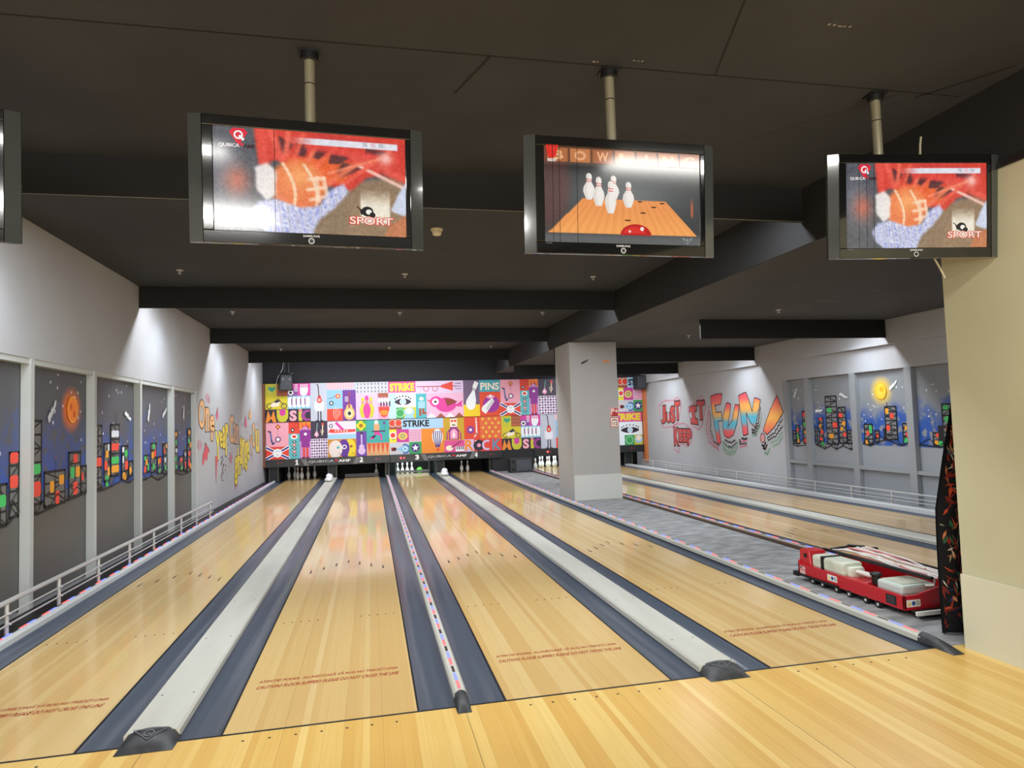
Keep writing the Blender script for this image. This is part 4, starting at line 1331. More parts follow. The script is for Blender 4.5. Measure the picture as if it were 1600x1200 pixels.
def television(label, c, yaw, tilt, w, picture, pole_top, lines=(), roll=0, pole_dx=0, washed=False, cable=False):
    H = .655
    # base point: bottom centre of the set
    t = thing('ceiling_television', label, 'television', c, rot=(0, 0, yaw), group='ceiling televisions')
    Tm = Matrix.Rotation(-tilt, 4, 'X')
    def tl(mb):
        mb.v = [tuple(Tm @ Vector(p)) for p in mb.v]
        return mb
    def U(f): return (f - .5) * w
    def Z(f): return (f - .5) * H
    # body: deep casing behind, bezel ring in front, faceted side strips
    m = MB().prism([(-.47 * w, -.46 * H), (.47 * w, -.46 * H), (.47 * w, .46 * H), (-.47 * w, .46 * H)], 1, .0, .05)
    m.prism([(-.36 * w, -.4 * H), (.36 * w, -.4 * H), (.36 * w, .4 * H), (-.36 * w, .4 * H)], 1, .05, .1)
    tl(m).build('casing', MATTB, t, local=True)
    m = MB()
    s0, s1, v0, v1 = .1, .92, .1, .915
    y0, y1 = -.035, .0
    for (a, b, p, q) in ((.055, .945, v1, 1), (.055, .945, 0, v0), (.055, s0, v0, v1), (s1, .945, v0, v1)):
        m.box(U(a), U(b), y0, y1, Z(p), Z(q))
    tl(m).build('bezel', GLOSS, t, local=True, bevel=.004)
    for a, b in ((.055, 0), (.945, 1)):
        x0, x1 = U(a), U(b)
        m = MB()
        P = [(x0, y0 - .001, Z(0)), (x1, y0 + .016, Z(0)), (x1, y0 + .016, Z(1)), (x0, y0 - .001, Z(1)), (x0, .002, Z(0)), (x1, .002, Z(0)), (x1, .002, Z(1)), (x0, .002, Z(1))]
        m.add(P, ((0, 1, 2, 3), (4, 7, 6, 5), (1, 5, 6, 2), (0, 4, 5, 1), (3, 2, 6, 7)), 0)
        tl(m).build('side_trim', SIDEG, t, local=True)
    A = Art()
    x0, x1, z0, z1 = U(s0), U(s1), Z(v0), Z(v1)
    A.win(x0, z0, x1, z1)
    asp = (x1 - x0) / (z1 - z0)
    if picture == 'sport':
        A.raster(sport_picture())
        A.win(x0, z0, x0 + (z1 - z0), z1)
        logo(A, .23, .905, .085)
        A.text('QUBICA', .05, .80, .24, .84, 'E8E0E0', .03); A.text('AMF', .27, .80, .38, .84, '3A1A1E', .05); A.poly([(.24, .845), (.28, .845), (.26, .81)], 'E0263C')
        for k, cc in enumerate(('A0A0AC', 'E6A8B0', 'A0A0AC')):
            A.text('S', 1.40 + k * .08, .9, 1.45 + k * .08, .935, cc, .02)
        A.ellipse(1.44, .245, .06, .05, '161416'); A.ellipse(1.455, .24, .03, .026, 'F4F0E8'); A.line([(1.40, .24), (1.34, .29)], .006, '161416'); A.poly([(1.38, .2), (1.42, .26), (1.36, .27)], '161416'); A.circ(1.49, .21, .03, '161416')
        A.text('SPORT', 1.255, .105, 1.705, .195, 'D9412E', .075); A.text('SPORT', 1.265, .112, 1.695, .188, 'F6E4D6', .015)
    else:
        A.raster(bowl_picture())
        for k, ch in enumerate('BOWLING'):
            u = .02 + k * .141
            A.rect(u, .845, u + .125, .985, ('B06A3E', 'C07A48', 'A86238', 'BC7644')[k % 4]); A.text(ch, u + (.025 if ch != 'I' else .052), .865, u + (.1 if ch != 'I' else .072), .965, 'E6A878', .045)
        for (u, v, q) in ((.745, .445, .018), (.69, .40, .018), (.62, .335, .02), (.52, .25, .022), (.6, .455, .016)):
            A.ellipse(u, v, q, .008, '4A2A18')
        for u, vb, vt, k in ((.43, .46, .72, 1), (.275, .455, .735, 1), (.525, .385, .66, 1), (.335, .39, .7, 1), (.41, .315, .66, 1)):
            pin(A, u, vb, vt, .075, 'E4DCD4', 'D2402E'); pin(A, u + .008, vb + .01, vt - .01, .045, 'F2ECE6', 'E2604A')
        A.ellipse(.57, .09, .1, .12, 'C01A18', 0, 180); A.ellipse(.56, .11, .07, .07, 'DE2E26', 0, 180); A.circ(.61, .16, .022, 'F4E0DC'); A.circ(.53, .13, .014, 'F4D0CC')
        A.circ(.045, .92, .05, 'E0281E')
        for k in range(4): A.line([(.025 + k * .014, .93), (.018 + k * .02, 1.0)], .014, 'E0281E')
        A.text('RIGHT', .02, .835, .075, .865, 'F4F4F4', .03)
        A.poly([(.87, .075), (.945, .075), (.908, 0.005)], '8A8E90'); A.ring(.908, .055, .018, .028, '46484A')
    A.win(x0, z0, x1, z1)
    for u in lines: A.line([(u, 0), (u, 1)], .003, '0A0A0A')
    o = A.build('screen', SCREEN, t, O=(0, y0 + .006, 0), local=True)
    o.data.transform(Tm)
    A = Art()
    A.text('SAMSUNG', -.042, Z(.068), .042, Z(.086), 'C8CACC', .02); A.ring(0, Z(.037), .011, .016, 'B8BCC0'); A.circ(0, Z(.037), .011, '0C0C0D')
    for k in range(3): A.rect(U(.105) + k * .012, Z(.085), U(.105) + k * .012 + .008, Z(.09), '7A7C7E')
    o = A.build('maker_lettering', PAINT, t, O=(0, y0 - .001, 0), local=True)
    o.data.transform(Tm)
    # pole up to the ceiling
    zt = CEIL - c[2]
    yp = .1
    q = MB().cyl((pole_dx, yp, .1), (pole_dx, yp, zt - .04), .029, 20).build('pole', CHROME, t, local=True)
    z = zt - .18
    MB().cyl((pole_dx, yp, z - .006), (pole_dx, yp, z), .0298, 20).build('coupling', BLACK, q, local=True)
    MB().cyl((pole_dx, yp, zt - .05), (pole_dx, yp, zt), .05, 16).box(pole_dx - .055, pole_dx + .055, yp - .05, yp + .05, zt - .012, zt).build('ceiling_flange', MATTB, q, local=True)
    MB().box(pole_dx - .09, pole_dx + .09, .07, .15, -.15, .16).build('bracket', DKSTEEL, t, local=True)
    if cable:
        MB().tube([(.16, .12, .2), (.165, .12, .35), (.18, .13, .46), (.19, .13, .52)], .007, 8).build('cable', mat('beige cable', (186, 176, 150), .5), t, local=True)
        MB().tube([(.2, .1, -.3), (.25, .12, -.36), (.27, .1, -.44)], .006, 8).build('cable', mat('beige cable', (186, 176, 150), .5), t, local=True)
    return t
D = math.radians
television('television above lane 1 cut off by the left picture edge', (-1.965, -.40, 2.944), D(15), D(-4), 1.18, 'sport', CEIL)
television('basketball picture television over lane 2 with bright reflections', (.006, -.334, 2.944), D(2.7), D(-4), 1.19, 'sport', CEIL, lines=(.305,))
television('television showing red ball, pins and orange lane', (1.73, -.412, 2.913), D(.1), D(-4.3), 1.155, 'bowl', CEIL, lines=(.05, .09, .2))
television('basketball picture television beside the cream wall with beige cable', (3.712, -.415, 2.937), D(-7.7), D(-4.7), 1.147, 'sport', CEIL, lines=(.09, .145, .196), pole_dx=-.135, cable=True)

# ================================================================ ceiling fittings
WHT = mat('fitting white', (206, 200, 190), .5)
SPR = [(-2.08, 5.21, CEIL, 'over the left of lane 1, nearest row'), (.8, 5.23, CEIL, 'between lanes 2 and 3, nearest row'), (3.54, 5.21, CEIL, 'over lane 4, nearest row'),
       (-2.06, 8.45, CEIL, 'over the left of lane 1, second row'), (.87, 8.46, CEIL, 'between lanes 2 and 3, second row'), (3.61, 8.4, CEIL, 'over lane 4, second row'),
       (-1.99, 14.4, CEIL, 'over the left of lane 1, far row'), (.83, 14.25, CEIL, 'between lanes 2 and 3, far row'), (3.63, 14.13, CEIL, 'over lane 4, far row'),
       (6.38, 4.93, LOWC, 'on the lower right ceiling before its near baffle'), (6.41, 7.89, LOWC, 'on the lower right ceiling beyond its near baffle')]
s0 = None
for x, y, z, lab in SPR:
    lab = 'small pale ceiling sprinkler ' + lab
    if s0 is None:
        s0 = thing('ceiling_sprinkler', lab, 'sprinkler', (x, y, z - .05), group='ceiling sprinklers')
        MB().cyl((x, y, z), (x, y, z - .008), .042, 14).build('collar', WHT, s0)
        MB().cyl((x, y, z), (x, y, z - .04), .012, 8).cyl((x, y, z - .045), (x, y, z - .05), .022, 10).build('nozzle', STEEL, s0)
    else:
        dup(s0, (x, y, z - .05), lab)
t = thing('smoke_detector', 'round cream smoke detector on the ceiling between two televisions', 'smoke detector', (1.03, 3.05, CEIL - .06))
MB().lathe([(.065, .06), (.065, .045), (.05, .035)][::-1], (1.03, 3.05, CEIL - .06), 20).build('base_plate', mat('detector cream', (222, 208, 178), .5), t)
MB().lathe([(.02, -.012), (.042, -.004), (.05, .02), (.05, .036)], (1.03, 3.05, CEIL - .06), 20).build('sensor_dome', mat('detector cream', (222, 208, 178), .5), t)

# ================================================================ stickers and signs on the column
BATP = [(-1, -.32), (-.86, .12), (-.45, .22), (-.2, .16), (-.12, .42), (-.04, .22), (.06, .24), (.14, .42), (.2, .16), (.5, .3), (.84, .42), (1, .3), (.8, .1), (.62, .0), (.46, -.04), (.3, -.16), (.12, -.08), (0, -.3), (-.12, -.12), (-.34, -.26), (-.5, -.2), (-.7, -.36)]
def bat(A, cx, cy, r, c, rot=0, flip=1, q=1.0):
    a = math.radians(rot)
    A.poly([(cx + flip * r * (x * math.cos(a) - q * y * math.sin(a)), cy + r * (x * math.sin(a) + q * y * math.cos(a))) for x, y in BATP], c)
for x, c, rot, lab in ((4.59, '121212', 16, 'black paper bat stuck high on the column'), (5.06, 'E07A34', -24, 'orange paper bat stuck high on the column')):
    A = Art()
    bat(A, x, 2.79, .085, c, rot)
    props(A.build('bat_sticker', PAINT, O=(0, 8.868, 0)), lab, 'sticker', 'bat stickers')
A = Art()
A.rect(5.09, 1.655, 5.27, 1.845, 'F0D8D0'); A.rect(5.097, 1.662, 5.263, 1.838, 'A8262A')
A.rect(5.11, 1.76, 5.185, 1.825, 'E6C0B4'); A.rect(5.11, 1.69, 5.135, 1.77, 'E6C0B4'); A.line([(5.2, 1.775), (5.255, 1.775)], .012, 'F0E0DC'); A.line([(5.226, 1.74), (5.226, 1.81)], .012, 'F0E0DC'); A.circ(5.226, 1.775, .018, 'F0E0DC')
props(A.build('fire_sign', PAINT, O=(0, 8.866, 0), board=(5.09, 1.655, 5.27, 1.845, .003), bcol='A8262A'), 'red square fire equipment sign on the column, upper of two', 'sign')
A = Art()
A.rect(5.09, 1.45, 5.27, 1.64, 'A8262A'); A.rect(5.1, 1.46, 5.26, 1.63, 'EAD2C2'); A.text('112', 5.115, 1.485, 5.245, 1.555, '241A18', .02); A.ellipse(5.18, 1.585, .05, .02, '241A18', 0, 180); A.rect(5.125, 1.57, 5.145, 1.59, '241A18'); A.rect(5.215, 1.57, 5.235, 1.59, '241A18')
props(A.build('phone_sign', PAINT, O=(0, 8.866, 0), board=(5.09, 1.45, 5.27, 1.64, .003), bcol='A8262A'), 'cream emergency phone sign reading 112 on the column', 'sign')

# ================================================================ wall lettering: right wall JUST KEEP IT FUN!
A = Art(.00006)
def rainbow(t):
    S = [(0, (226, 84, 92)), (.2, (224, 96, 96)), (.3, (96, 176, 196)), (.45, (84, 178, 206)), (.58, (238, 172, 92)), (.72, (240, 176, 88)), (.86, (232, 98, 100)), (1, (222, 78, 96))]
    for (a, c), (b, d) in zip(S, S[1:]):
        if t <= b:
            f = (t - a) / (b - a)
            return tuple(x + (y - x) * f for x, y in zip(c, d))
    return S[-1][1]
def fire(t):
    return tuple(x + (y - x) * (1 - abs(2 * t - .9)) for x, y in zip((222, 84, 88), (240, 178, 84))) if .0 <= t <= .95 else (222, 84, 88)
PF = [(-12.56, 2.12), (-12.33, 2.17), (-11.91, 2.18), (-12.0, 1.9), (-12.33, 1.87), (-12.27, 1.68), (-11.99, 1.7), (-11.97, 1.46), (-12.2, 1.44), (-12.09, 0.87), (-12.25, 0.83), (-12.29, 0.87), (-12.45, 1.49), (-12.53, 1.89)]
PU_ = [(-11.74, 1.89), (-11.65, 1.93), (-11.48, 1.88), (-11.64, 1.44), (-11.69, 1.3), (-11.45, 1.48), (-11.28, 1.87), (-11.07, 1.85), (-11.21, 1.43), (-11.42, 1.1), (-11.69, 1.0), (-11.89, 1.07), (-11.96, 1.25), (-11.92, 1.55)]
PN = [(-11.09, 2.09), (-10.73, 2.16), (-10.64, 2.01), (-10.49, 1.68), (-10.36, 2.01), (-10.1, 1.95), (-10.23, 1.64), (-10.39, 1.28), (-10.6, 1.41), (-10.76, 1.65), (-10.72, 1.13), (-10.95, 1.08), (-11.03, 1.61)]
PB = [(-9.43, 2.03), (-9.21, 1.64), (-9.55, 1.33), (-9.9, 1.12), (-10.06, 1.22), (-9.78, 1.63)]
def wavy(pts, c, w, amp=.018, n=7):
    out = []
    for a, b in zip(pts, pts[1:]):
        d = Vector((b[0] - a[0], b[1] - a[1])); nn = Vector((-d.y, d.x)).normalized() if d.length else Vector((0, 0))
        for k in range(n):
            p = Vector(a) + d * k / n + nn * (amp if k % 2 else -amp)
            out.append((p.x, p.y))
    out.append(pts[-1])
    A.line(out, w, c)
BLK, PNK, SAGE = '1A1A1C', 'D4607C', '7FA88A'
for pts, c in (([(-12.6, 1.92), (-12.79, 1.56), (-12.88, 1.2), (-12.76, .88), (-12.47, .77), (-12.21, .67)], PNK), ([(-12.66, 1.8), (-12.74, 1.4), (-12.7, 1.1), (-12.55, .9), (-12.25, .74)], PNK), ([(-12.6, 1.7), (-12.62, 1.2), (-12.45, .9), (-12.2, .8)], BLK),
               ([(-11.98, .9), (-11.76, .79), (-11.54, .78), (-11.26, .92)], BLK), ([(-11.88, .96), (-11.71, .91), (-11.53, .9), (-11.35, .97)], BLK), ([(-12.03, .83), (-11.86, .7), (-11.64, .64), (-11.37, .7), (-11.23, .84)], SAGE), ([(-12.0, .74), (-11.82, .61), (-11.6, .57), (-11.33, .68)], SAGE), ([(-12.0, .92), (-11.84, .79), (-11.6, .72), (-11.37, .79), (-11.2, .95)], SAGE),
               ([(-11.04, 1.02), (-10.92, 1.0), (-10.77, 1.02)], BLK), ([(-11.13, .99), (-11.12, .87), (-10.81, .9)], BLK), ([(-11.1, .93), (-10.8, .96)], PNK), ([(-11.15, .79), (-10.81, .85)], PNK),
               ([(-9.91, 1.04), (-9.58, 1.19), (-9.26, 1.49)], BLK), ([(-9.88, .99), (-9.55, 1.11), (-9.27, 1.33)], BLK), ([(-9.77, .94), (-9.49, 1.03), (-9.28, 1.21)], SAGE), ([(-9.7, .86), (-9.45, .94), (-9.29, 1.1)], SAGE),
               ([(-10.15, .88), (-10.06, .85), (-9.97, .95)], BLK), ([(-10.1, .81), (-10.01, .79), (-9.92, .9)], BLK), ([(-10.05, .71), (-9.94, .67), (-9.82, .82)], SAGE),
               ([(-10.55, 1.24), (-10.42, 1.22), (-10.24, 1.43), (-10.12, 1.78)], BLK), ([(-10.55, 1.17), (-10.4, 1.15), (-10.22, 1.36)], BLK), ([(-10.55, 1.11), (-10.37, 1.1), (-10.2, 1.31), (-10.07, 1.64)], SAGE)):
    wavy(pts, c, .026)
for P, fn in ((PF, rainbow), (PU_, rainbow), (PN, rainbow), (PB, fire)):
    A.poly(P, fn, 16)
    wavy(P + [P[0]], BLK, .022, .006, 5)
A.ellipse(-10.095, 1.045, .1, .11, 'C98A8C'); wavy([(-10.195 + .1 - .1 * math.cos(a) , 1.045 + .11 * math.sin(a)) for a in [2 * math.pi * k / 12 for k in range(13)]], BLK, .02, 0, 1)
for P, in (([(-16.06, 1.96), (-15.63, 2.11), (-14.95, 2.1), (-14.65, 2.2), (-14.36, 2.0), (-14.66, 1.45), (-14.99, 1.3), (-15.79, 1.25), (-16.0, 1.62)],), ([(-13.95, 1.85), (-13.5, 1.99), (-13.05, 2.16), (-12.8, 1.93), (-13.12, 1.35), (-13.35, 1.2), (-13.84, 1.37)],), ([(-15.05, 1.34), (-14.3, 1.4), (-13.7, 1.19), (-13.8, .92), (-14.08, .7), (-14.54, .8), (-14.76, .5), (-15.05, .62)],)):
    wavy(P + [P[0]], PNK, .022, .02, 6)
def letters(word, boxes, fill, edge, grow=.035, bold=.05):
    for ch, (x0, y0, x1, y1) in zip(word, boxes):
        A.text(ch, x0 - grow, y0 - grow, x1 + grow, y1 + grow, edge, bold + .03); A.text(ch, x0, y0, x1, y1, fill, bold)
letters('JUST', [(-15.92, 1.4, -15.55, 1.95), (-15.5, 1.42, -15.22, 1.72), (-15.2, 1.42, -14.86, 1.92), (-14.86, 1.5, -14.5, 2.06)], 'BC4644', '2A1012')
for g, c in ((.03, '3A1416'), (0, 'C24A48')):
    A.poly([(-13.85 - g, 1.86 + g), (-13.42 + g, 1.9 + g), (-13.42 + g, 1.76 - g), (-13.55 + g, 1.74 - g), (-13.52 + g, 1.52 + g), (-13.38 + g, 1.5 + g), (-13.36 + g, 1.36 - g), (-13.78 - g, 1.4 - g), (-13.78 - g, 1.52 + g), (-13.68 - g, 1.53), (-13.7 - g, 1.73), (-13.86 - g, 1.72 - g)], c)
letters('T', [(-13.36, 1.5, -12.93, 2.02)], 'BC4644', '2A1012')
letters('KEEP', [(-14.98, .72, -14.66, 1.26), (-14.66, .84, -14.38, 1.22), (-14.38, .84, -14.1, 1.22), (-14.1, .78, -13.82, 1.22)], 'BC4644', '2A1012')
o = A.build('wall_lettering', PAINT, O=(9.2 - .125 - .003, 0, 0), U=(-.025, -1, 0), V=(0, 0, 1), N=(-1, .025, 0))
props(o, 'spray painted words JUST KEEP IT FUN! on the right wall', 'wall painting')

# left wall lettering
A = Art(.00006)
wavyA = A
ORG, YEL = 'E3AE74', 'E8CF45'
def blob(ch, x0, y0, x1, y1, fill, edge='2A2018', bold=.03, g=.034):
    A.text(ch, x0 - g, y0 - g * .6, x1 + g, y1 + g * .6, edge, bold + .02); A.text(ch, x0, y0, x1, y1, fill, bold)
for k in range(4):
    A.ring(10.3, 2.14, .1 + .04 * k, .113 + .04 * k, PNK, 20, 140); A.ring(9.66, 1.5, .06 + .05 * k, .075 + .05 * k, PNK, 200, 330); A.ring(13.1, .42, .05 + .05 * k, .066 + .05 * k, PNK, 200, 340)
blob('O', 9.6, 1.68, 10.1, 2.24, ORG); blob('n', 10.14, 1.62, 10.46, 2.1, ORG); blob('e', 10.5, 1.6, 10.9, 1.95, ORG); blob('o', 10.55, 1.42, 10.8, 1.62, ORG)
A.poly([(11.03, 1.95), (11.2, 2.13), (11.25, 1.93), (11.12, 1.82)], PNK); A.line([(11.03, 1.95), (11.2, 2.13), (11.25, 1.93)], .02, BLK)
blob('Y', 10.95, 1.0, 11.45, 1.62, YEL); blob('e', 11.4, 1.25, 11.66, 1.6, YEL); blob('a', 11.66, 1.22, 11.95, 1.72, YEL); blob('r', 11.95, 1.06, 12.25, 1.78, YEL)
blob('C', 12.4, 1.32, 12.85, 1.97, ORG); blob('a', 12.85, 1.3, 13.15, 1.8, 'C9A27E'); blob('n', 13.15, 1.28, 13.5, 1.75, 'C9A27E')
blob('g', 12.95, .3, 13.3, .98, YEL); blob('h', 13.3, .52, 13.65, 1.2, YEL); blob('a', 13.62, .75, 13.9, 1.45, YEL); blob('n', 13.9, .65, 14.3, 1.4, YEL); blob('g', 14.3, .55, 14.6, 1.3, YEL); blob('e', 14.6, .8, 14.9, 1.35, YEL)
blob('Y', 15.0, .95, 15.4, 1.45, ORG); blob('O', 15.4, 1.1, 15.9, 1.8, ORG); A.ellipse(15.62, 1.45, .12, .22, '7FB0A0'); blob('u', 15.95, .95, 16.5, 1.6, YEL)
A.poly([(9.85, .97), (9.9, 1.2), (10.02, 1.26), (10.11, 1.4), (10.44, 1.22), (10.3, 1.18), (10.25, 1.03), (10.1, 1.1), (9.95, .98)], 'D0525E'); A.line([(10.02, 1.26), (10.11, 1.4), (10.44, 1.22)], .02, BLK)
A.poly([(10.96, 1.1), (11.18, 1.08), (11.06, .8), (11.02, .5), (10.98, .8)], 'D0525E')
rr = random.Random(8)
for k in range(16):
    x, y = rr.uniform(11.47, 12.0), rr.uniform(.55, 1.05)
    A.line([(x, y), (x + rr.uniform(-.08, .08), y + rr.uniform(-.08, .08)), (x + rr.uniform(-.1, .1), y + rr.uniform(-.1, .1))], .018, '2A2A2E')
for k in range(22):
    x, y = rr.uniform(12.2, 16.4), rr.uniform(1.15, 1.95)
    A.line([(x, y), (x + rr.uniform(-.06, .06), y + rr.uniform(.03, .1))], .022, '2A2A2E')
for k in range(6):
    a = 2 * math.pi * k / 6
    A.line([(12.5, .98), (12.5 + .2 * math.cos(a), .98 + .14 * math.sin(a))], .03, PNK)
A.poly([(14.9, 1.95), (14.95, 2.16), (15.02, 2.02), (15.08, 2.26), (15.14, 2.02), (15.22, 2.16), (15.25, 1.95), (15.08, 1.88)], ORG)
A.poly([(14.26, 1.75), (14.4, 2.0), (14.6, 1.8), (14.5, 1.66)], PNK)
for x in (15.3, 16.6): A.poly([(x, 1.0), (x + .05, 1.0), (x + .03, .6)], PNK)
o = A.build('wall_lettering', PAINT, O=(XL + .003, 0, 0), U=(0, 1, 0), V=(0, 0, 1), N=(1, 0, 0))
props(o, 'orange and yellow graffiti lettering on the left wall', 'wall painting')


# ================================================================ night city panels
def night_mat(name, base, blue, z0, z1, moon=None, glow='F07A28', edge=.5, low=None):
    m = bpy.data.materials.new(name)
    m.use_nodes = True
    n = m.node_tree.nodes; l = m.node_tree.links
    b = n['Principled BSDF']
    b.inputs['Roughness'].default_value = .45
    g = n.new('ShaderNodeNewGeometry')
    s = n.new('ShaderNodeSeparateXYZ'); l.new(g.outputs['Position'], s.inputs[0])
    t = n.new('ShaderNodeTexNoise'); t.inputs['Scale'].default_value = 2.6; t.inputs['Detail'].default_value = 4
    l.new(g.outputs['Position'], t.inputs['Vector'])
    t2 = n.new('ShaderNodeTexNoise'); t2.inputs['Scale'].default_value = 7; t2.inputs['Detail'].default_value = 2
    l.new(g.outputs['Position'], t2.inputs['Vector'])
    def M(op, a, c):
        x = n.new('ShaderNodeMath'); x.operation = op
        for i, v in enumerate((a, c)):
            if isinstance(v, (int, float)): x.inputs[i].default_value = v
            else: l.new(v, x.inputs[i])
        return x.outputs[0]
    def R(v, a, c):
        x = n.new('ShaderNodeMapRange'); x.interpolation_type = 'SMOOTHSTEP'
        l.new(v, x.inputs[0]); x.inputs[1].default_value = a; x.inputs[2].default_value = c
        return x.outputs[0]
    def mixc(f, a, c):
        x = n.new('ShaderNodeMix'); x.data_type = 'RGBA'
        l.new(f, x.inputs[0])
        for i, v in ((6, a), (7, c)):
            if isinstance(v, str): x.inputs[i].default_value = (*lin(v), 1)
            else: l.new(v, x.inputs[i])
        return x.outputs[2]
    zz = M('ADD', s.outputs[2], M('MULTIPLY', M('SUBTRACT', t.outputs[0], .5), .9))
    f = M('MULTIPLY', R(zz, z1 + edge * .5, z1 - edge * .5), R(s.outputs[2], z0 - .015, z0 + .015))
    f = M('MULTIPLY', f, R(t2.outputs[0], .66, .52))
    c = mixc(f, base, blue)
    if low:
        c = mixc(R(s.outputs[2], z0 + .02, z0 - .02), c, low)
    if moon:
        y, z, r = moon
        dy = M('SUBTRACT', s.outputs[1], y); dz = M('SUBTRACT', s.outputs[2], z)
        d = M('SQRT', M('ADD', M('MULTIPLY', dy, dy), M('MULTIPLY', dz, dz)), 0)
        c = mixc(M('MULTIPLY', R(d, r * 2.1, r * .9), .8), c, glow)
    l.new(c, b.inputs['Base Color'])
    return m


WINC = {'r': 'F2503E', 'g': '43C266', 'o': 'F0A42E', 'w': 'D9DEE6'}
def building(A, x0, z0, x1, z1, wins, rows=None, body='6E6E6C', lw=.022):
    w, h = x1 - x0, z1 - z0
    A.rect(x0, z0, x1, z1, body)
    rows = rows or max(2, round(h / .13))
    for k in range(rows + 1):
        z = z0 + h * k / rows
        A.line([(x0, z), (x1, z)], lw, '17171A')
        if k < rows: A.line([(x0, z), (x1, z + h / rows)] if k % 2 else [(x0, z + h / rows), (x1, z)], lw * .7, '17171A')
    A.line([(x0, z0), (x1, z0), (x1, z1), (x0, z1)], lw * 1.2, '17171A', True)
    if w > .2:
        A.line([((x0 + x1) / 2, z0), ((x0 + x1) / 2, z1)], lw * .8, '17171A')
    for c, u, v, uw, vh in wins:
        a, b, cw, ch = x0 + u * w, z0 + v * h, uw * w / 2, vh * h / 2
        e = min(cw, ch) * .35
        A.poly([(a - cw + e, b - ch), (a + cw - e, b - ch), (a + cw, b - ch + e), (a + cw, b + ch - e), (a + cw - e, b + ch), (a - cw + e, b + ch), (a - cw, b + ch - e), (a - cw, b - ch + e)], WINC[c])


def stars(A, x0, z0, x1, z1, n, seed, r=.014):
    q = random.Random(seed)
    for k in range(n):
        A.ellipse(q.uniform(x0, x1), q.uniform(z0, z1), r * q.uniform(.6, 1.1), r * q.uniform(.9, 1.5), 'DDE2EA', n=8)


def wire(A, pts, lw=.02):
    A.line(pts, lw, '17171A')
    for k in range(len(pts) - 1):
        a, b = pts[k], pts[k + 1]
        A.line([a, ((a[0] + b[0]) / 2, max(a[1], b[1]) + .1), b], lw * .7, '17171A')


LB_, LBL = '55575B', '3054A8'  # grey painted darker than the right wall's, for the weaker light here
def left_panel(k, y0, y1, what, draw, moon=None):
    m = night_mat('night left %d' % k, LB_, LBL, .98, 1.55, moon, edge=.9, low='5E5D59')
    A = Art(); draw(A)
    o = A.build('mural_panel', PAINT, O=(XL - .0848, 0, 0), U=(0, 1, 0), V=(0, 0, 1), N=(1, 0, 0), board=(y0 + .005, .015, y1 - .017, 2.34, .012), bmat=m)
    props(o, 'left wall night panel with ' + what, 'mural panel', 'night panels of the left wall')


def d0(A):
    stars(A, 1.9, 1.5, 3.2, 2.2, 9, 1); building(A, 3.05, .9, 3.21, 1.5, [('r', .5, .92, .9, .17), ('r', .5, .55, .9, .2)]); building(A, 2.8, .85, 3.0, 1.22, [('g', .6, .6, .7, .3)]); building(A, 2.2, .9, 2.5, 1.5, [('o', .5, .7, .5, .1)])
    wire(A, [(1.8, .9), (2.4, .84), (3.0, .84), (3.22, .95)])
def d1(A):
    stars(A, 3.35, 1.45, 4.65, 2.3, 15, 2)
    building(A, 3.35, .97, 3.65, 1.8, [('g', .7, .42, .5, .12), ('r', .7, .18, .55, .18)]); building(A, 3.72, .92, 4.18, 1.27, [('o', .35, .55, .2, .35), ('r', .62, .2, .2, .4), ('o', .82, .72, .25, .3)], 3); building(A, 4.28, .96, 4.57, 1.45, [('r', .55, .86, .4, .2), ('g', .28, .55, .35, .25), ('o', .75, .55, .4, .25), ('r', .55, .18, .4, .3)], 4); building(A, 4.58, .98, 4.72, 1.28, [('r', .3, .6, .4, .3)], 3)
    wire(A, [(3.35, .97), (3.55, .87), (3.78, .89), (4.21, .93), (4.72, .96)])
    A.ellipse(4.35, 1.93, .135, .15, 'FFB048'); A.ellipse(4.35, 1.93, .115, .13, 'FF8A2A'); A.ellipse(4.31, 1.96, .03, .04, 'DA5E20'); A.ellipse(4.39, 1.88, .03, .04, 'DA5E20')
    bat(A, 3.87, 1.9, .14, 'C8CBCE', 38); A.line([(3.95, 1.28), (3.95, 1.4)], .01, '17171A'); A.circ(3.95, 1.41, .012, 'D04040')
def d2(A):
    stars(A, 4.9, 1.45, 6.25, 2.3, 14, 3)
    building(A, 4.98, .98, 5.2, 1.75, [('r', .5, .42, .9, .14), ('r', .1, .1, .3, .1)], 6); building(A, 5.27, 1.05, 5.45, 1.52, [('w', .8, .9, .3, .18), ('o', .5, .72, .5, .2), ('r', .3, .42, .5, .24), ('o', .8, .25, .4, .24), ('g', .5, .0, .5, .3)], 4); building(A, 5.49, 1.1, 5.76, 1.76, [('w', .5, .82, .95, .13), ('r', .5, .56, .95, .14), ('g', .5, .3, .95, .14), ('o', .5, .13, .95, .14)], 7); building(A, 5.86, 1.02, 6.08, 1.47, [('w', .2, .9, .35, .16), ('g', .7, .78, .5, .2), ('r', .75, .42, .55, .26), ('w', .2, .6, .25, .22), ('o', .4, .1, .6, .22)], 4); building(A, 6.12, 1.05, 6.26, 1.25, [('o', .4, .4, .6, .45)], 2)
    wire(A, [(4.95, .96), (5.2, .95), (5.48, .97), (5.9, 1.02), (6.13, .96), (6.3, 1.0)]); A.line([(5.65, 1.76), (5.65, 1.92)], .012, '17171A')
    bat(A, 6.07, 1.87, .13, 'E4E6E8', -34)
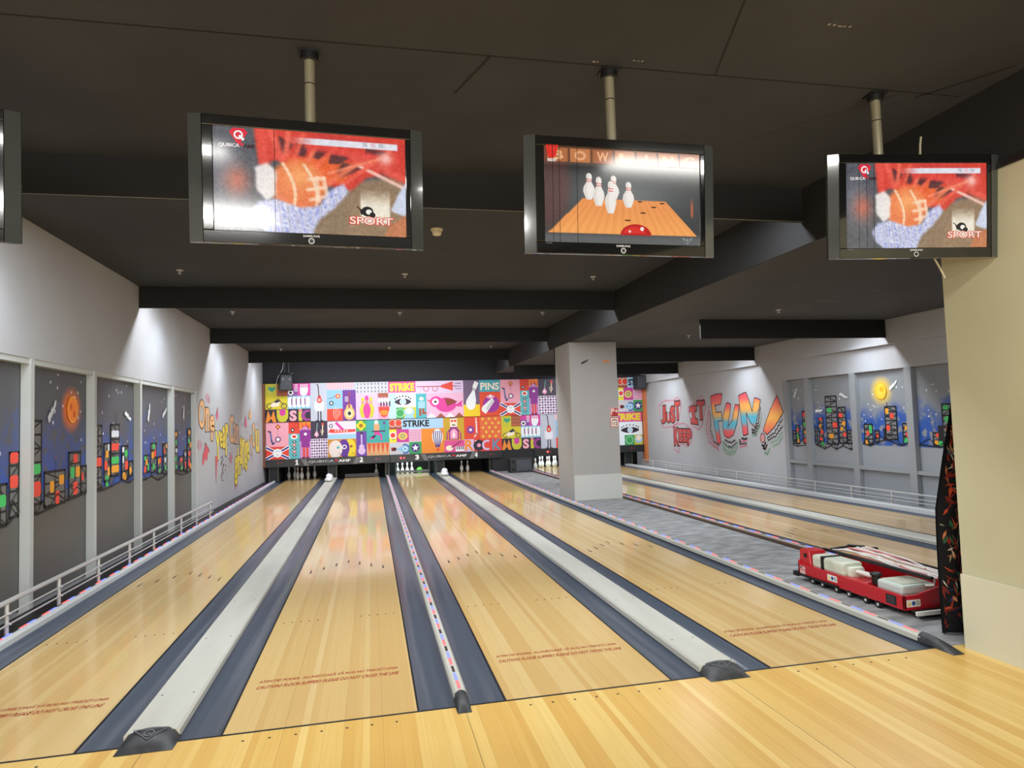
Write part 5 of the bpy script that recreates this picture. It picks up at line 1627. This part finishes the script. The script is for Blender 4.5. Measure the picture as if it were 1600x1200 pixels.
def d3(A):
    stars(A, 6.6, 1.4, 7.85, 2.3, 13, 4)
    building(A, 6.78, 1.05, 7.0, 1.3, [('g', .2, .85, .4, .25), ('o', .5, .6, .35, .35), ('r', .15, .2, .4, .4), ('g', .8, .3, .3, .4)], 3); building(A, 7.08, 1.03, 7.34, 1.47, [('g', .5, .9, .4, .18), ('o', .3, .6, .4, .24), ('r', .75, .65, .35, .24), ('g', .5, .2, .4, .22)], 4); building(A, 7.4, 1.0, 7.6, 1.25, [('o', .25, .75, .35, .35), ('r', .7, .78, .4, .35), ('g', .5, .15, .35, .3)], 3); building(A, 7.68, .97, 7.88, 1.45, [('o', .8, .92, .35, .15), ('r', .3, .75, .4, .16), ('w', .5, .45, .4, .16), ('g', .5, .2, .4, .16)], 5)
    wire(A, [(6.6, .96), (6.84, .95), (7.1, .98), (7.44, .89), (7.9, .95)])
    bat(A, 6.98, 1.94, .14, 'E8EAEC', 60); bat(A, 7.75, 1.95, .13, 'E0E2E4', 20)
def d4(A):
    stars(A, 8.1, 1.4, 9.3, 2.3, 10, 5)
    building(A, 8.3, .97, 8.5, 1.66, [('o', .6, .9, .5, .1), ('g', .6, .7, .5, .1), ('w', .7, .5, .5, .1), ('g', .5, .3, .5, .1), ('g', .6, .1, .5, .1)], 7); building(A, 8.6, .95, 8.85, 1.2, [('r', .5, .75, .5, .3), ('g', .6, .2, .4, .3)], 3); building(A, 8.9, .93, 9.05, 1.3, [('w', .5, .8, .5, .15), ('r', .6, .3, .5, .3)], 4); building(A, 9.12, .9, 9.36, 1.68, [('o', .5, .92, .5, .1), ('g', .4, .72, .45, .1), ('o', .8, .62, .4, .12), ('r', .5, .42, .6, .12), ('r', .4, .2, .4, .2), ('o', .8, .12, .3, .14)], 8)
    wire(A, [(8.1, .95), (8.5, .92), (8.72, .88), (9.05, .88), (9.36, .9)])
    bat(A, 8.88, 1.98, .13, 'E4E6E8', 70)
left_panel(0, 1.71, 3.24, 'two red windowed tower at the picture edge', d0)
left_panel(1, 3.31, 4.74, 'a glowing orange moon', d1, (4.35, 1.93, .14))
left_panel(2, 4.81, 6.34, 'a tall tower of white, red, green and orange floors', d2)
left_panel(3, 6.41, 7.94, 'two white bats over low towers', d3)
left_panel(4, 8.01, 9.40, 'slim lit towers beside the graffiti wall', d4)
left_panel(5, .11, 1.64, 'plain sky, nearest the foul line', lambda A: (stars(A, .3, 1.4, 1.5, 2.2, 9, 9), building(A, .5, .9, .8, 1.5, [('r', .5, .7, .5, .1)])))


def right_panel(k, y0, y1, what, draw, moon=None):
    m = night_mat('night right %d' % k, '8A8E92', '2B57A6', .98, 1.62, moon, 'E8C24A', edge=.45, low='979BA1')
    A = Art(); draw(A)
    o = A.build('mural_panel', PAINT, O=(9.285 - .125 - .001, 0, 0), U=(-.025, -1, 0), V=(0, 0, 1), N=(-1, .025, 0), board=[(-y1 + .003, .592, -y0 - .003, 2.335, .012), (-y1 + .003, .0, -y0 - .003, .528, .012)], bmat=m)
    props(o, 'right wall night panel with ' + what, 'mural panel', 'night panels of the right wall')
BD = '7E8286'
def e0(A):
    stars(A, -9.0, 1.5, -8.5, 2.25, 8, 11); building(A, -9.02, .95, -8.8, 1.22, [], 4, BD); building(A, -8.89, .95, -8.79, 1.34, [('r', .5, .75, .7, .16), ('g', .4, .4, .5, .3), ('o', .6, .15, .6, .2)], 4, BD); building(A, -8.65, .96, -8.46, 1.64, [('r', .4, .9, .6, .14), ('g', .3, .6, .4, .12), ('o', .5, .35, .5, .12), ('r', .4, .08, .6, .14)], 7, BD)
    wire(A, [(-9.03, .92), (-8.89, .89), (-8.5, .93)]); bat(A, -8.85, 2.04, .11, 'E4E6E8', 50)
def e1(A):
    stars(A, -8.2, 1.3, -7.1, 2.25, 18, 12); building(A, -8.25, .95, -8.17, 1.3, [], 4, BD); building(A, -8.11, .93, -7.98, 1.49, [('r', .5, .97, .7, .1), ('o', .3, .72, .5, .12), ('r', .7, .5, .6, .16), ('r', .4, .25, .6, .14), ('g', .7, .06, .7, .16)], 6, BD)
    building(A, -7.86, .97, -7.53, 1.93, [('g', .32, .71, .42, .09), ('r', .78, .4, .42, .11), ('o', .4, .17, .4, .1)], 9, BD); building(A, -7.48, 1.0, -7.28, 1.7, [('r', .3, .78, .55, .12), ('o', .7, .55, .5, .11), ('o', .4, .4, .4, .1), ('r', .75, .24, .5, .11)], 7, BD); building(A, -7.24, 1.0, -7.08, 1.25, [], 4, BD)
    wire(A, [(-8.2, .93), (-7.95, .87), (-7.75, .94), (-7.6, .87), (-7.4, .95), (-7.17, .88), (-7.06, .95)]); bat(A, -8.07, 1.64, .12, 'ECEEF0', -8); bat(A, -7.3, 1.92, .12, 'D8DADC', -35)
def e2(A):
    stars(A, -6.8, 1.3, -5.75, 2.2, 18, 13); building(A, -6.79, 1.0, -6.58, 1.37, [('g', .75, .75, .35, .4), ('r', .4, .55, .35, .25), ('o', .2, .1, .3, .25)], 4, BD); building(A, -6.52, 1.05, -6.42, 1.25, [('r', .6, .6, .6, .4)], 3, BD); building(A, -6.24, 1.1, -5.98, 1.68, [('o', .18, .87, .3, .16), ('r', .62, .72, .32, .17), ('r', .22, .35, .32, .17)], 7, BD); building(A, -5.84, 1.08, -5.68, 1.38, [('o', .5, .75, .5, .24), ('r', .6, .35, .5, .3), ('g', .3, .05, .5, .25)], 4, BD); A.rect(-6.3, 1.08, -6.24, 1.3, '202024')
    wire(A, [(-6.84, 1.01), (-6.65, .97), (-6.27, 1.1), (-5.89, 1.0), (-5.67, 1.07)]); A.line([(-6.18, 1.68), (-6.18, 1.76)], .012, '17171A')
    A.ellipse(-6.31, 1.97, .14, .155, 'F0C030'); A.ellipse(-6.31, 1.97, .11, .125, 'F2CC48'); A.ellipse(-6.28, 2.0, .05, .05, 'E8B020'); bat(A, -6.0, 2.05, .12, 'ECEEF0', 25)
def e3(A):
    stars(A, -5.4, 1.3, -4.4, 2.2, 14, 14); building(A, -5.21, 1.03, -5.02, 1.23, [('r', .5, .8, .4, .35), ('o', .3, .2, .4, .35), ('g', .75, .15, .4, .4)], 3, BD); building(A, -5.0, 1.06, -4.82, 1.69, [('g', .4, .92, .55, .12), ('g', .5, .62, .55, .14), ('r', .6, .35, .6, .15)], 7, BD); A.rect(-5.1, 1.1, -5.0, 1.35, '202024'); building(A, -4.6, 1.05, -4.4, 1.4, [('o', .5, .5, .5, .3)], 4, BD)
    wire(A, [(-5.5, 1.03), (-5.1, 1.0), (-4.8, 1.03), (-4.3, 1.0)])
right_panel(0, 8.44, 9.06, 'slim towers beside the FUN lettering', e0)
right_panel(1, 7.03, 8.29, 'the tallest wire tower', e1)
right_panel(2, 5.66, 6.88, 'a yellow moon', e2, (6.31, 1.97, .15))
right_panel(3, 4.25, 5.51, 'towers half hidden by the cream wall', e3)

# ================================================================ patterned curtain at the end of the cream wall
A = Art(.00002)
yc = .2
prof = [(4.34, 0.0), (4.345, .5), (4.35, .9), (4.44, 1.3), (4.56, 1.75)]
m = MB()
def cx_(z):
    for (a, b), (c, d) in zip(prof, prof[1:]):
        if z <= d: return a + (c - a) * (z - b) / (d - b)
    return prof[-1][0]
P = []
nz, nx = 14, 16
for j in range(nz + 1):
    z = .005 + 1.8 * j / nz
    xa, xb = cx_(z), 4.9
    for i in range(nx + 1):
        f = i / nx
        P.append((xa + (xb - xa) * f, yc + .018 * math.sin(f * 19 + .5 * math.sin(z * 3)) * (1 - .4 * z / 1.8), z))
m.add(P, [(j * (nx + 1) + i, j * (nx + 1) + i + 1, (j + 1) * (nx + 1) + i + 1, (j + 1) * (nx + 1) + i) for j in range(nz) for i in range(nx)], 0, True)
P2 = [(x, y + .012, z) for x, y, z in P]
m.add(P2, [((j + 1) * (nx + 1) + i, (j + 1) * (nx + 1) + i + 1, j * (nx + 1) + i + 1, j * (nx + 1) + i) for j in range(nz) for i in range(nx)], 0, True)
q = random.Random(12)
for k in range(300):
    z = q.uniform(.04, 1.72); x = q.uniform(cx_(z) + .012, 4.7)
    a = q.uniform(0, math.pi); L = q.uniform(.05, .15); dx, dz = L * math.cos(a) * .8, L * math.sin(a)
    c = q.choice(['B23A2A', 'D8542E', 'C9B89A', 'E6DCC8', '8C2A22', '2F6A48', '2A3A68', '6A2420', 'E08A58', '26406A'])
    w = q.uniform(.006, .02) if c not in ('C9B89A', 'E6DCC8') else q.uniform(.005, .008)
    if min(x + dx, x) > cx_(min(max(z + dz, 0), 1.78)) + .01 and z + dz < 1.76:
        n = Vector((-dz, dx)).normalized() * w * .8
        f = q.uniform(.3, .7)
        A.poly([(x, z), (x + dx * f + n.x, z + dz * f + n.y), (x + dx, z + dz), (x + dx * f - n.x, z + dz * f - n.y)], c)
nv = len(m.v)
def fold(x, z):
    xa = cx_(min(max(z, 0), 1.8)); f = (x - xa) / (4.9 - xa)
    return yc + .018 * math.sin(f * 19 + .5 * math.sin(z * 3)) * (1 - .4 * z / 1.8)
me = bpy.data.meshes.new('patterned_curtain')
V = list(m.v) + [(x, fold(x, z) - .004 - d, z) for x, z, d in A.P]
F = [list(f) for f in m.f] + [[nv + i for i in f] for f in A.F]
C = [c for f in m.f for c in [lin('16171B')] * len(f)] + A.C
cu = bpy.data.objects.new('patterned_curtain', me)
cu.location = (4.6, yc, 0)
me.from_pydata([(x - 4.6, y - yc, z) for x, y, z in V], [], F)
me.materials.append(paint_mat('printed curtain cloth', .85))
me.polygons.foreach_set('use_smooth', list(m.s) + [False] * len(A.F))
me.color_attributes.new('Col', 'FLOAT_COLOR', 'CORNER').data.foreach_set('color', [x for c in C for x in (*c, 1.0)])
me.update()
COL.objects.link(cu)
props(cu, 'black fabric hanging with red, white and green streaks at the end of the cream wall', 'curtain')

# ================================================================ red lane cleaning machine
RED = mat('machine red', (186, 24, 36), .35, coat=.3)
DRED = mat('machine dark red', (150, 34, 38), .5)
TANK = mat('tank milky plastic', (204, 208, 190), .4, noise=((9, 9, 9), (178, 180, 158), .45, .7))
TANK2 = mat('tank lid plastic', (196, 208, 202), .4)
HOSE = mat('hose white', (222, 216, 208), .35)
MX, MY = 4.40, .62                  # near front corner; length runs along +y
t = thing('lane_machine', 'red lane cleaning machine with white tanks and hoses parked on the screed', 'lane cleaning machine', (4.7, 1.3, 0))
L, DP = 1.33, .62
def lm(mb):                          # local: u along the length from the near end, v depth, w height
    mb.v = [(MX + v, MY + u, w) for u, v, w in mb.v]
    return mb
m = MB()
m.box(0, L, 0, .02, .055, .165)                       # front wall
m.box(0, L, DP - .02, DP, .055, .2)
m.prism([(0, .055), (DP, .055), (DP, .27), (.12, .165), (0, .165)], 0, 0, .02)
m.box(L - .02, L, 0, DP, .055, .19)
m.box(0, L, 0, DP, .05, .06)
m.box(.46, L, .02, .16, .1, .16)
lm(m).build('body', RED, t, bevel=.004)
lm(MB().box(.02, .62, .02, DP - .02, .11, .135)).build('inner_tray', DRED, t)
lm(MB().prism([(L - .17, .16), (L, .16), (L - .01, .3), (L - .15, .3)], 1, .02, .2)).build('end_block', RED, t, bevel=.006)
lm(MB().cyl((L - .1, .018, .25), (L - .1, .012, .25), .022, 12)).build('port_hole', BLACK, t)
tk = lm(MB().box(.72, L - .17, .03, .24, .15, .275)).build('supply_tank', TANK, t, bevel=.025)
lm(MB().box(.98, 1.02, .025, .245, .15, .28)).build('strap', BLACK, tk)
lm(MB().box(.66, .735, .06, .22, .14, .245)).build('supply_tank', TANK, t, bevel=.03)
lm(MB().tube([(.68 - .011 * k, .12 + .02 * (k % 2), .2 + .012 * (k % 2)) for k in range(18)], .017, 6)).build('coil_hose', HOSE, t)
t2 = lm(MB().box(.1, .38, .08, .40, .13, .215)).build('waste_tank', TANK2, t, bevel=.02)
lm(MB().box(.13, .35, .11, .37, .213, .222)).build('tank_lid', TANK, t2)
lm(MB().cyl((.43, .12, .16), (.43, .12, .235), .035, 12).ell((.43, .12, .235), .05, .05, .02, 12, 6)).build('cap_knob', BLACK, t)
lm(MB().box(-.02, L - .06, .24, .27, .275, .3)).build('long_rail', BLACK, t)
lm(MB().box(-.05, L - .35, DP - .03, DP, .26, .285).box(L - .36, L - .33, DP - .06, DP, .27, .33)).build('long_rail', BLACK, t)
for k in range(9):
    q = random.Random(k)
    v0 = .28 + .03 * k
    pts = [(L - .12 - .02 * k, v0 + .02, .285), (L - .3, v0 + .01, .32 + .006 * (k % 3)), (L - .55, v0 + q.uniform(-.03, .03), .33 - .01 * (k % 2)), (.55, v0 + q.uniform(-.05, .05), .30), (.25, v0 + q.uniform(-.05, .05), .29), (.0 - .02 * (k % 3), v0, .285)]
    # smooth the run
    out = []
    for i in range(len(pts) - 1):
        a, b = Vector(pts[i]), Vector(pts[i + 1])
        out += [tuple(a.lerp(b, f)) for f in (0, .33, .66)]
    out.append(pts[-1])
    lm(MB().tube(out, .009, 7)).build('hose', HOSE if k % 4 != 2 else mat('hose pinkish', (200, 120, 118), .4), t)
lm(MB().tube([(L - .1, .3, .29), (L - .2, .4, .32), (L - .1, .5, .31), (L - .25, .56, .32)], .014, 7)).build('cable_bundle', BLACK, t)
lm(MB().tube([(.06, .3, .3), (-.02, .28, .27), (-.03, .26, .24), (.04, .25, .22)], .009, 7)).build('hose', HOSE, t)
lm(MB().box(L - .02, L + .05, -.025, .02, .035, .075).box(.75, L + .03, -.02, .0, .05, .068)).build('bumper', BLACK, t)
for k, u in enumerate((L - .22, L - .36, .78, .62, .42, .28)):
    w = lm(MB().cyl((u, -.005, .03), (u, .03, .03), .03, 14)).build('wheel', BLACK, t)
    lm(MB().cyl((u, -.008, .03), (u, -.004, .03), .012, 10)).build('hub', mat('hub pale', (206, 206, 196), .4), w)
lm(MB().box(.1, L - .1, .04, DP - .05, .015, .055)).build('underside', BLACK, t)
lm(MB().box(-.09, -.0, .06, .5, .04, .052).box(-.085, -.05, .06, .1, .01, .045)).build('rear_roller', DKSTEEL, t)
lm(MB().cyl((-.06, .1, .03), (-.06, .5, .03), .028, 12)).build('roller_drum', BLACK, t)
lm(MB().box(-.105, -.085, .02, .3, .035, .065)).build('white_bar', mat('bar white', (214, 214, 206), .5), t)
def stick(name, O, U, rects, N, extra=None):
    A = Art()
    for r in rects: A.rect(*r)
    if extra: extra(A)
    return A.build(name, PAINT, t, O=O, U=U, V=(0, 0, 1), N=N)
def icons(A):
    A.poly([(.012, .012), (.042, .012), (.027, .044)], 'E8C22A'); A.circ(.066, .028, .017, '2A4AA0'); A.ring(.105, .028, .012, .017, '5A5A6A'); A.line([(.097, .036), (.113, .02)], .004, '5A5A6A')
A = Art(); A.rect(0, 0, .13, .056, 'E6E2D4'); icons(A)
A.build('warning_label', PAINT, t, O=(MX - .001, MY + .90, .09), U=(0, -1, 0), V=(0, 0, 1), N=(-1, 0, 0))
A = Art(); A.rect(0, 0, .13, .056, 'E6E2D4'); icons(A)
A.build('warning_label', PAINT, t, O=(MX + .02, MY - .001, .075), U=(1, 0, 0), V=(0, 0, 1), N=(0, -1, 0))
A = Art(); A.rect(0, 0, .11, .075, '1A1A1C')
for k in range(4): A.rect(.015, .012 + k * .015, .09, .017 + k * .015, '54545A')
A.build('data_plate', PAINT, t, O=(MX - .001, MY + .19, .07), U=(0, -1, 0), V=(0, 0, 1), N=(-1, 0, 0))
A = Art(); A.rect(0, .03, .08, .06, 'D8B0A8'); A.rect(0, -.01, .08, .022, 'E2C4BC'); A.rect(.005, .038, .03, .055, '3A2A2A'); A.line([(.01, .006), (.07, .006)], .005, '9A4A4A')
A.build('data_plate', PAINT, t, O=(MX - .001, MY + L - .03, .08), U=(0, -1, 0), V=(0, 0, 1), N=(-1, 0, 0))
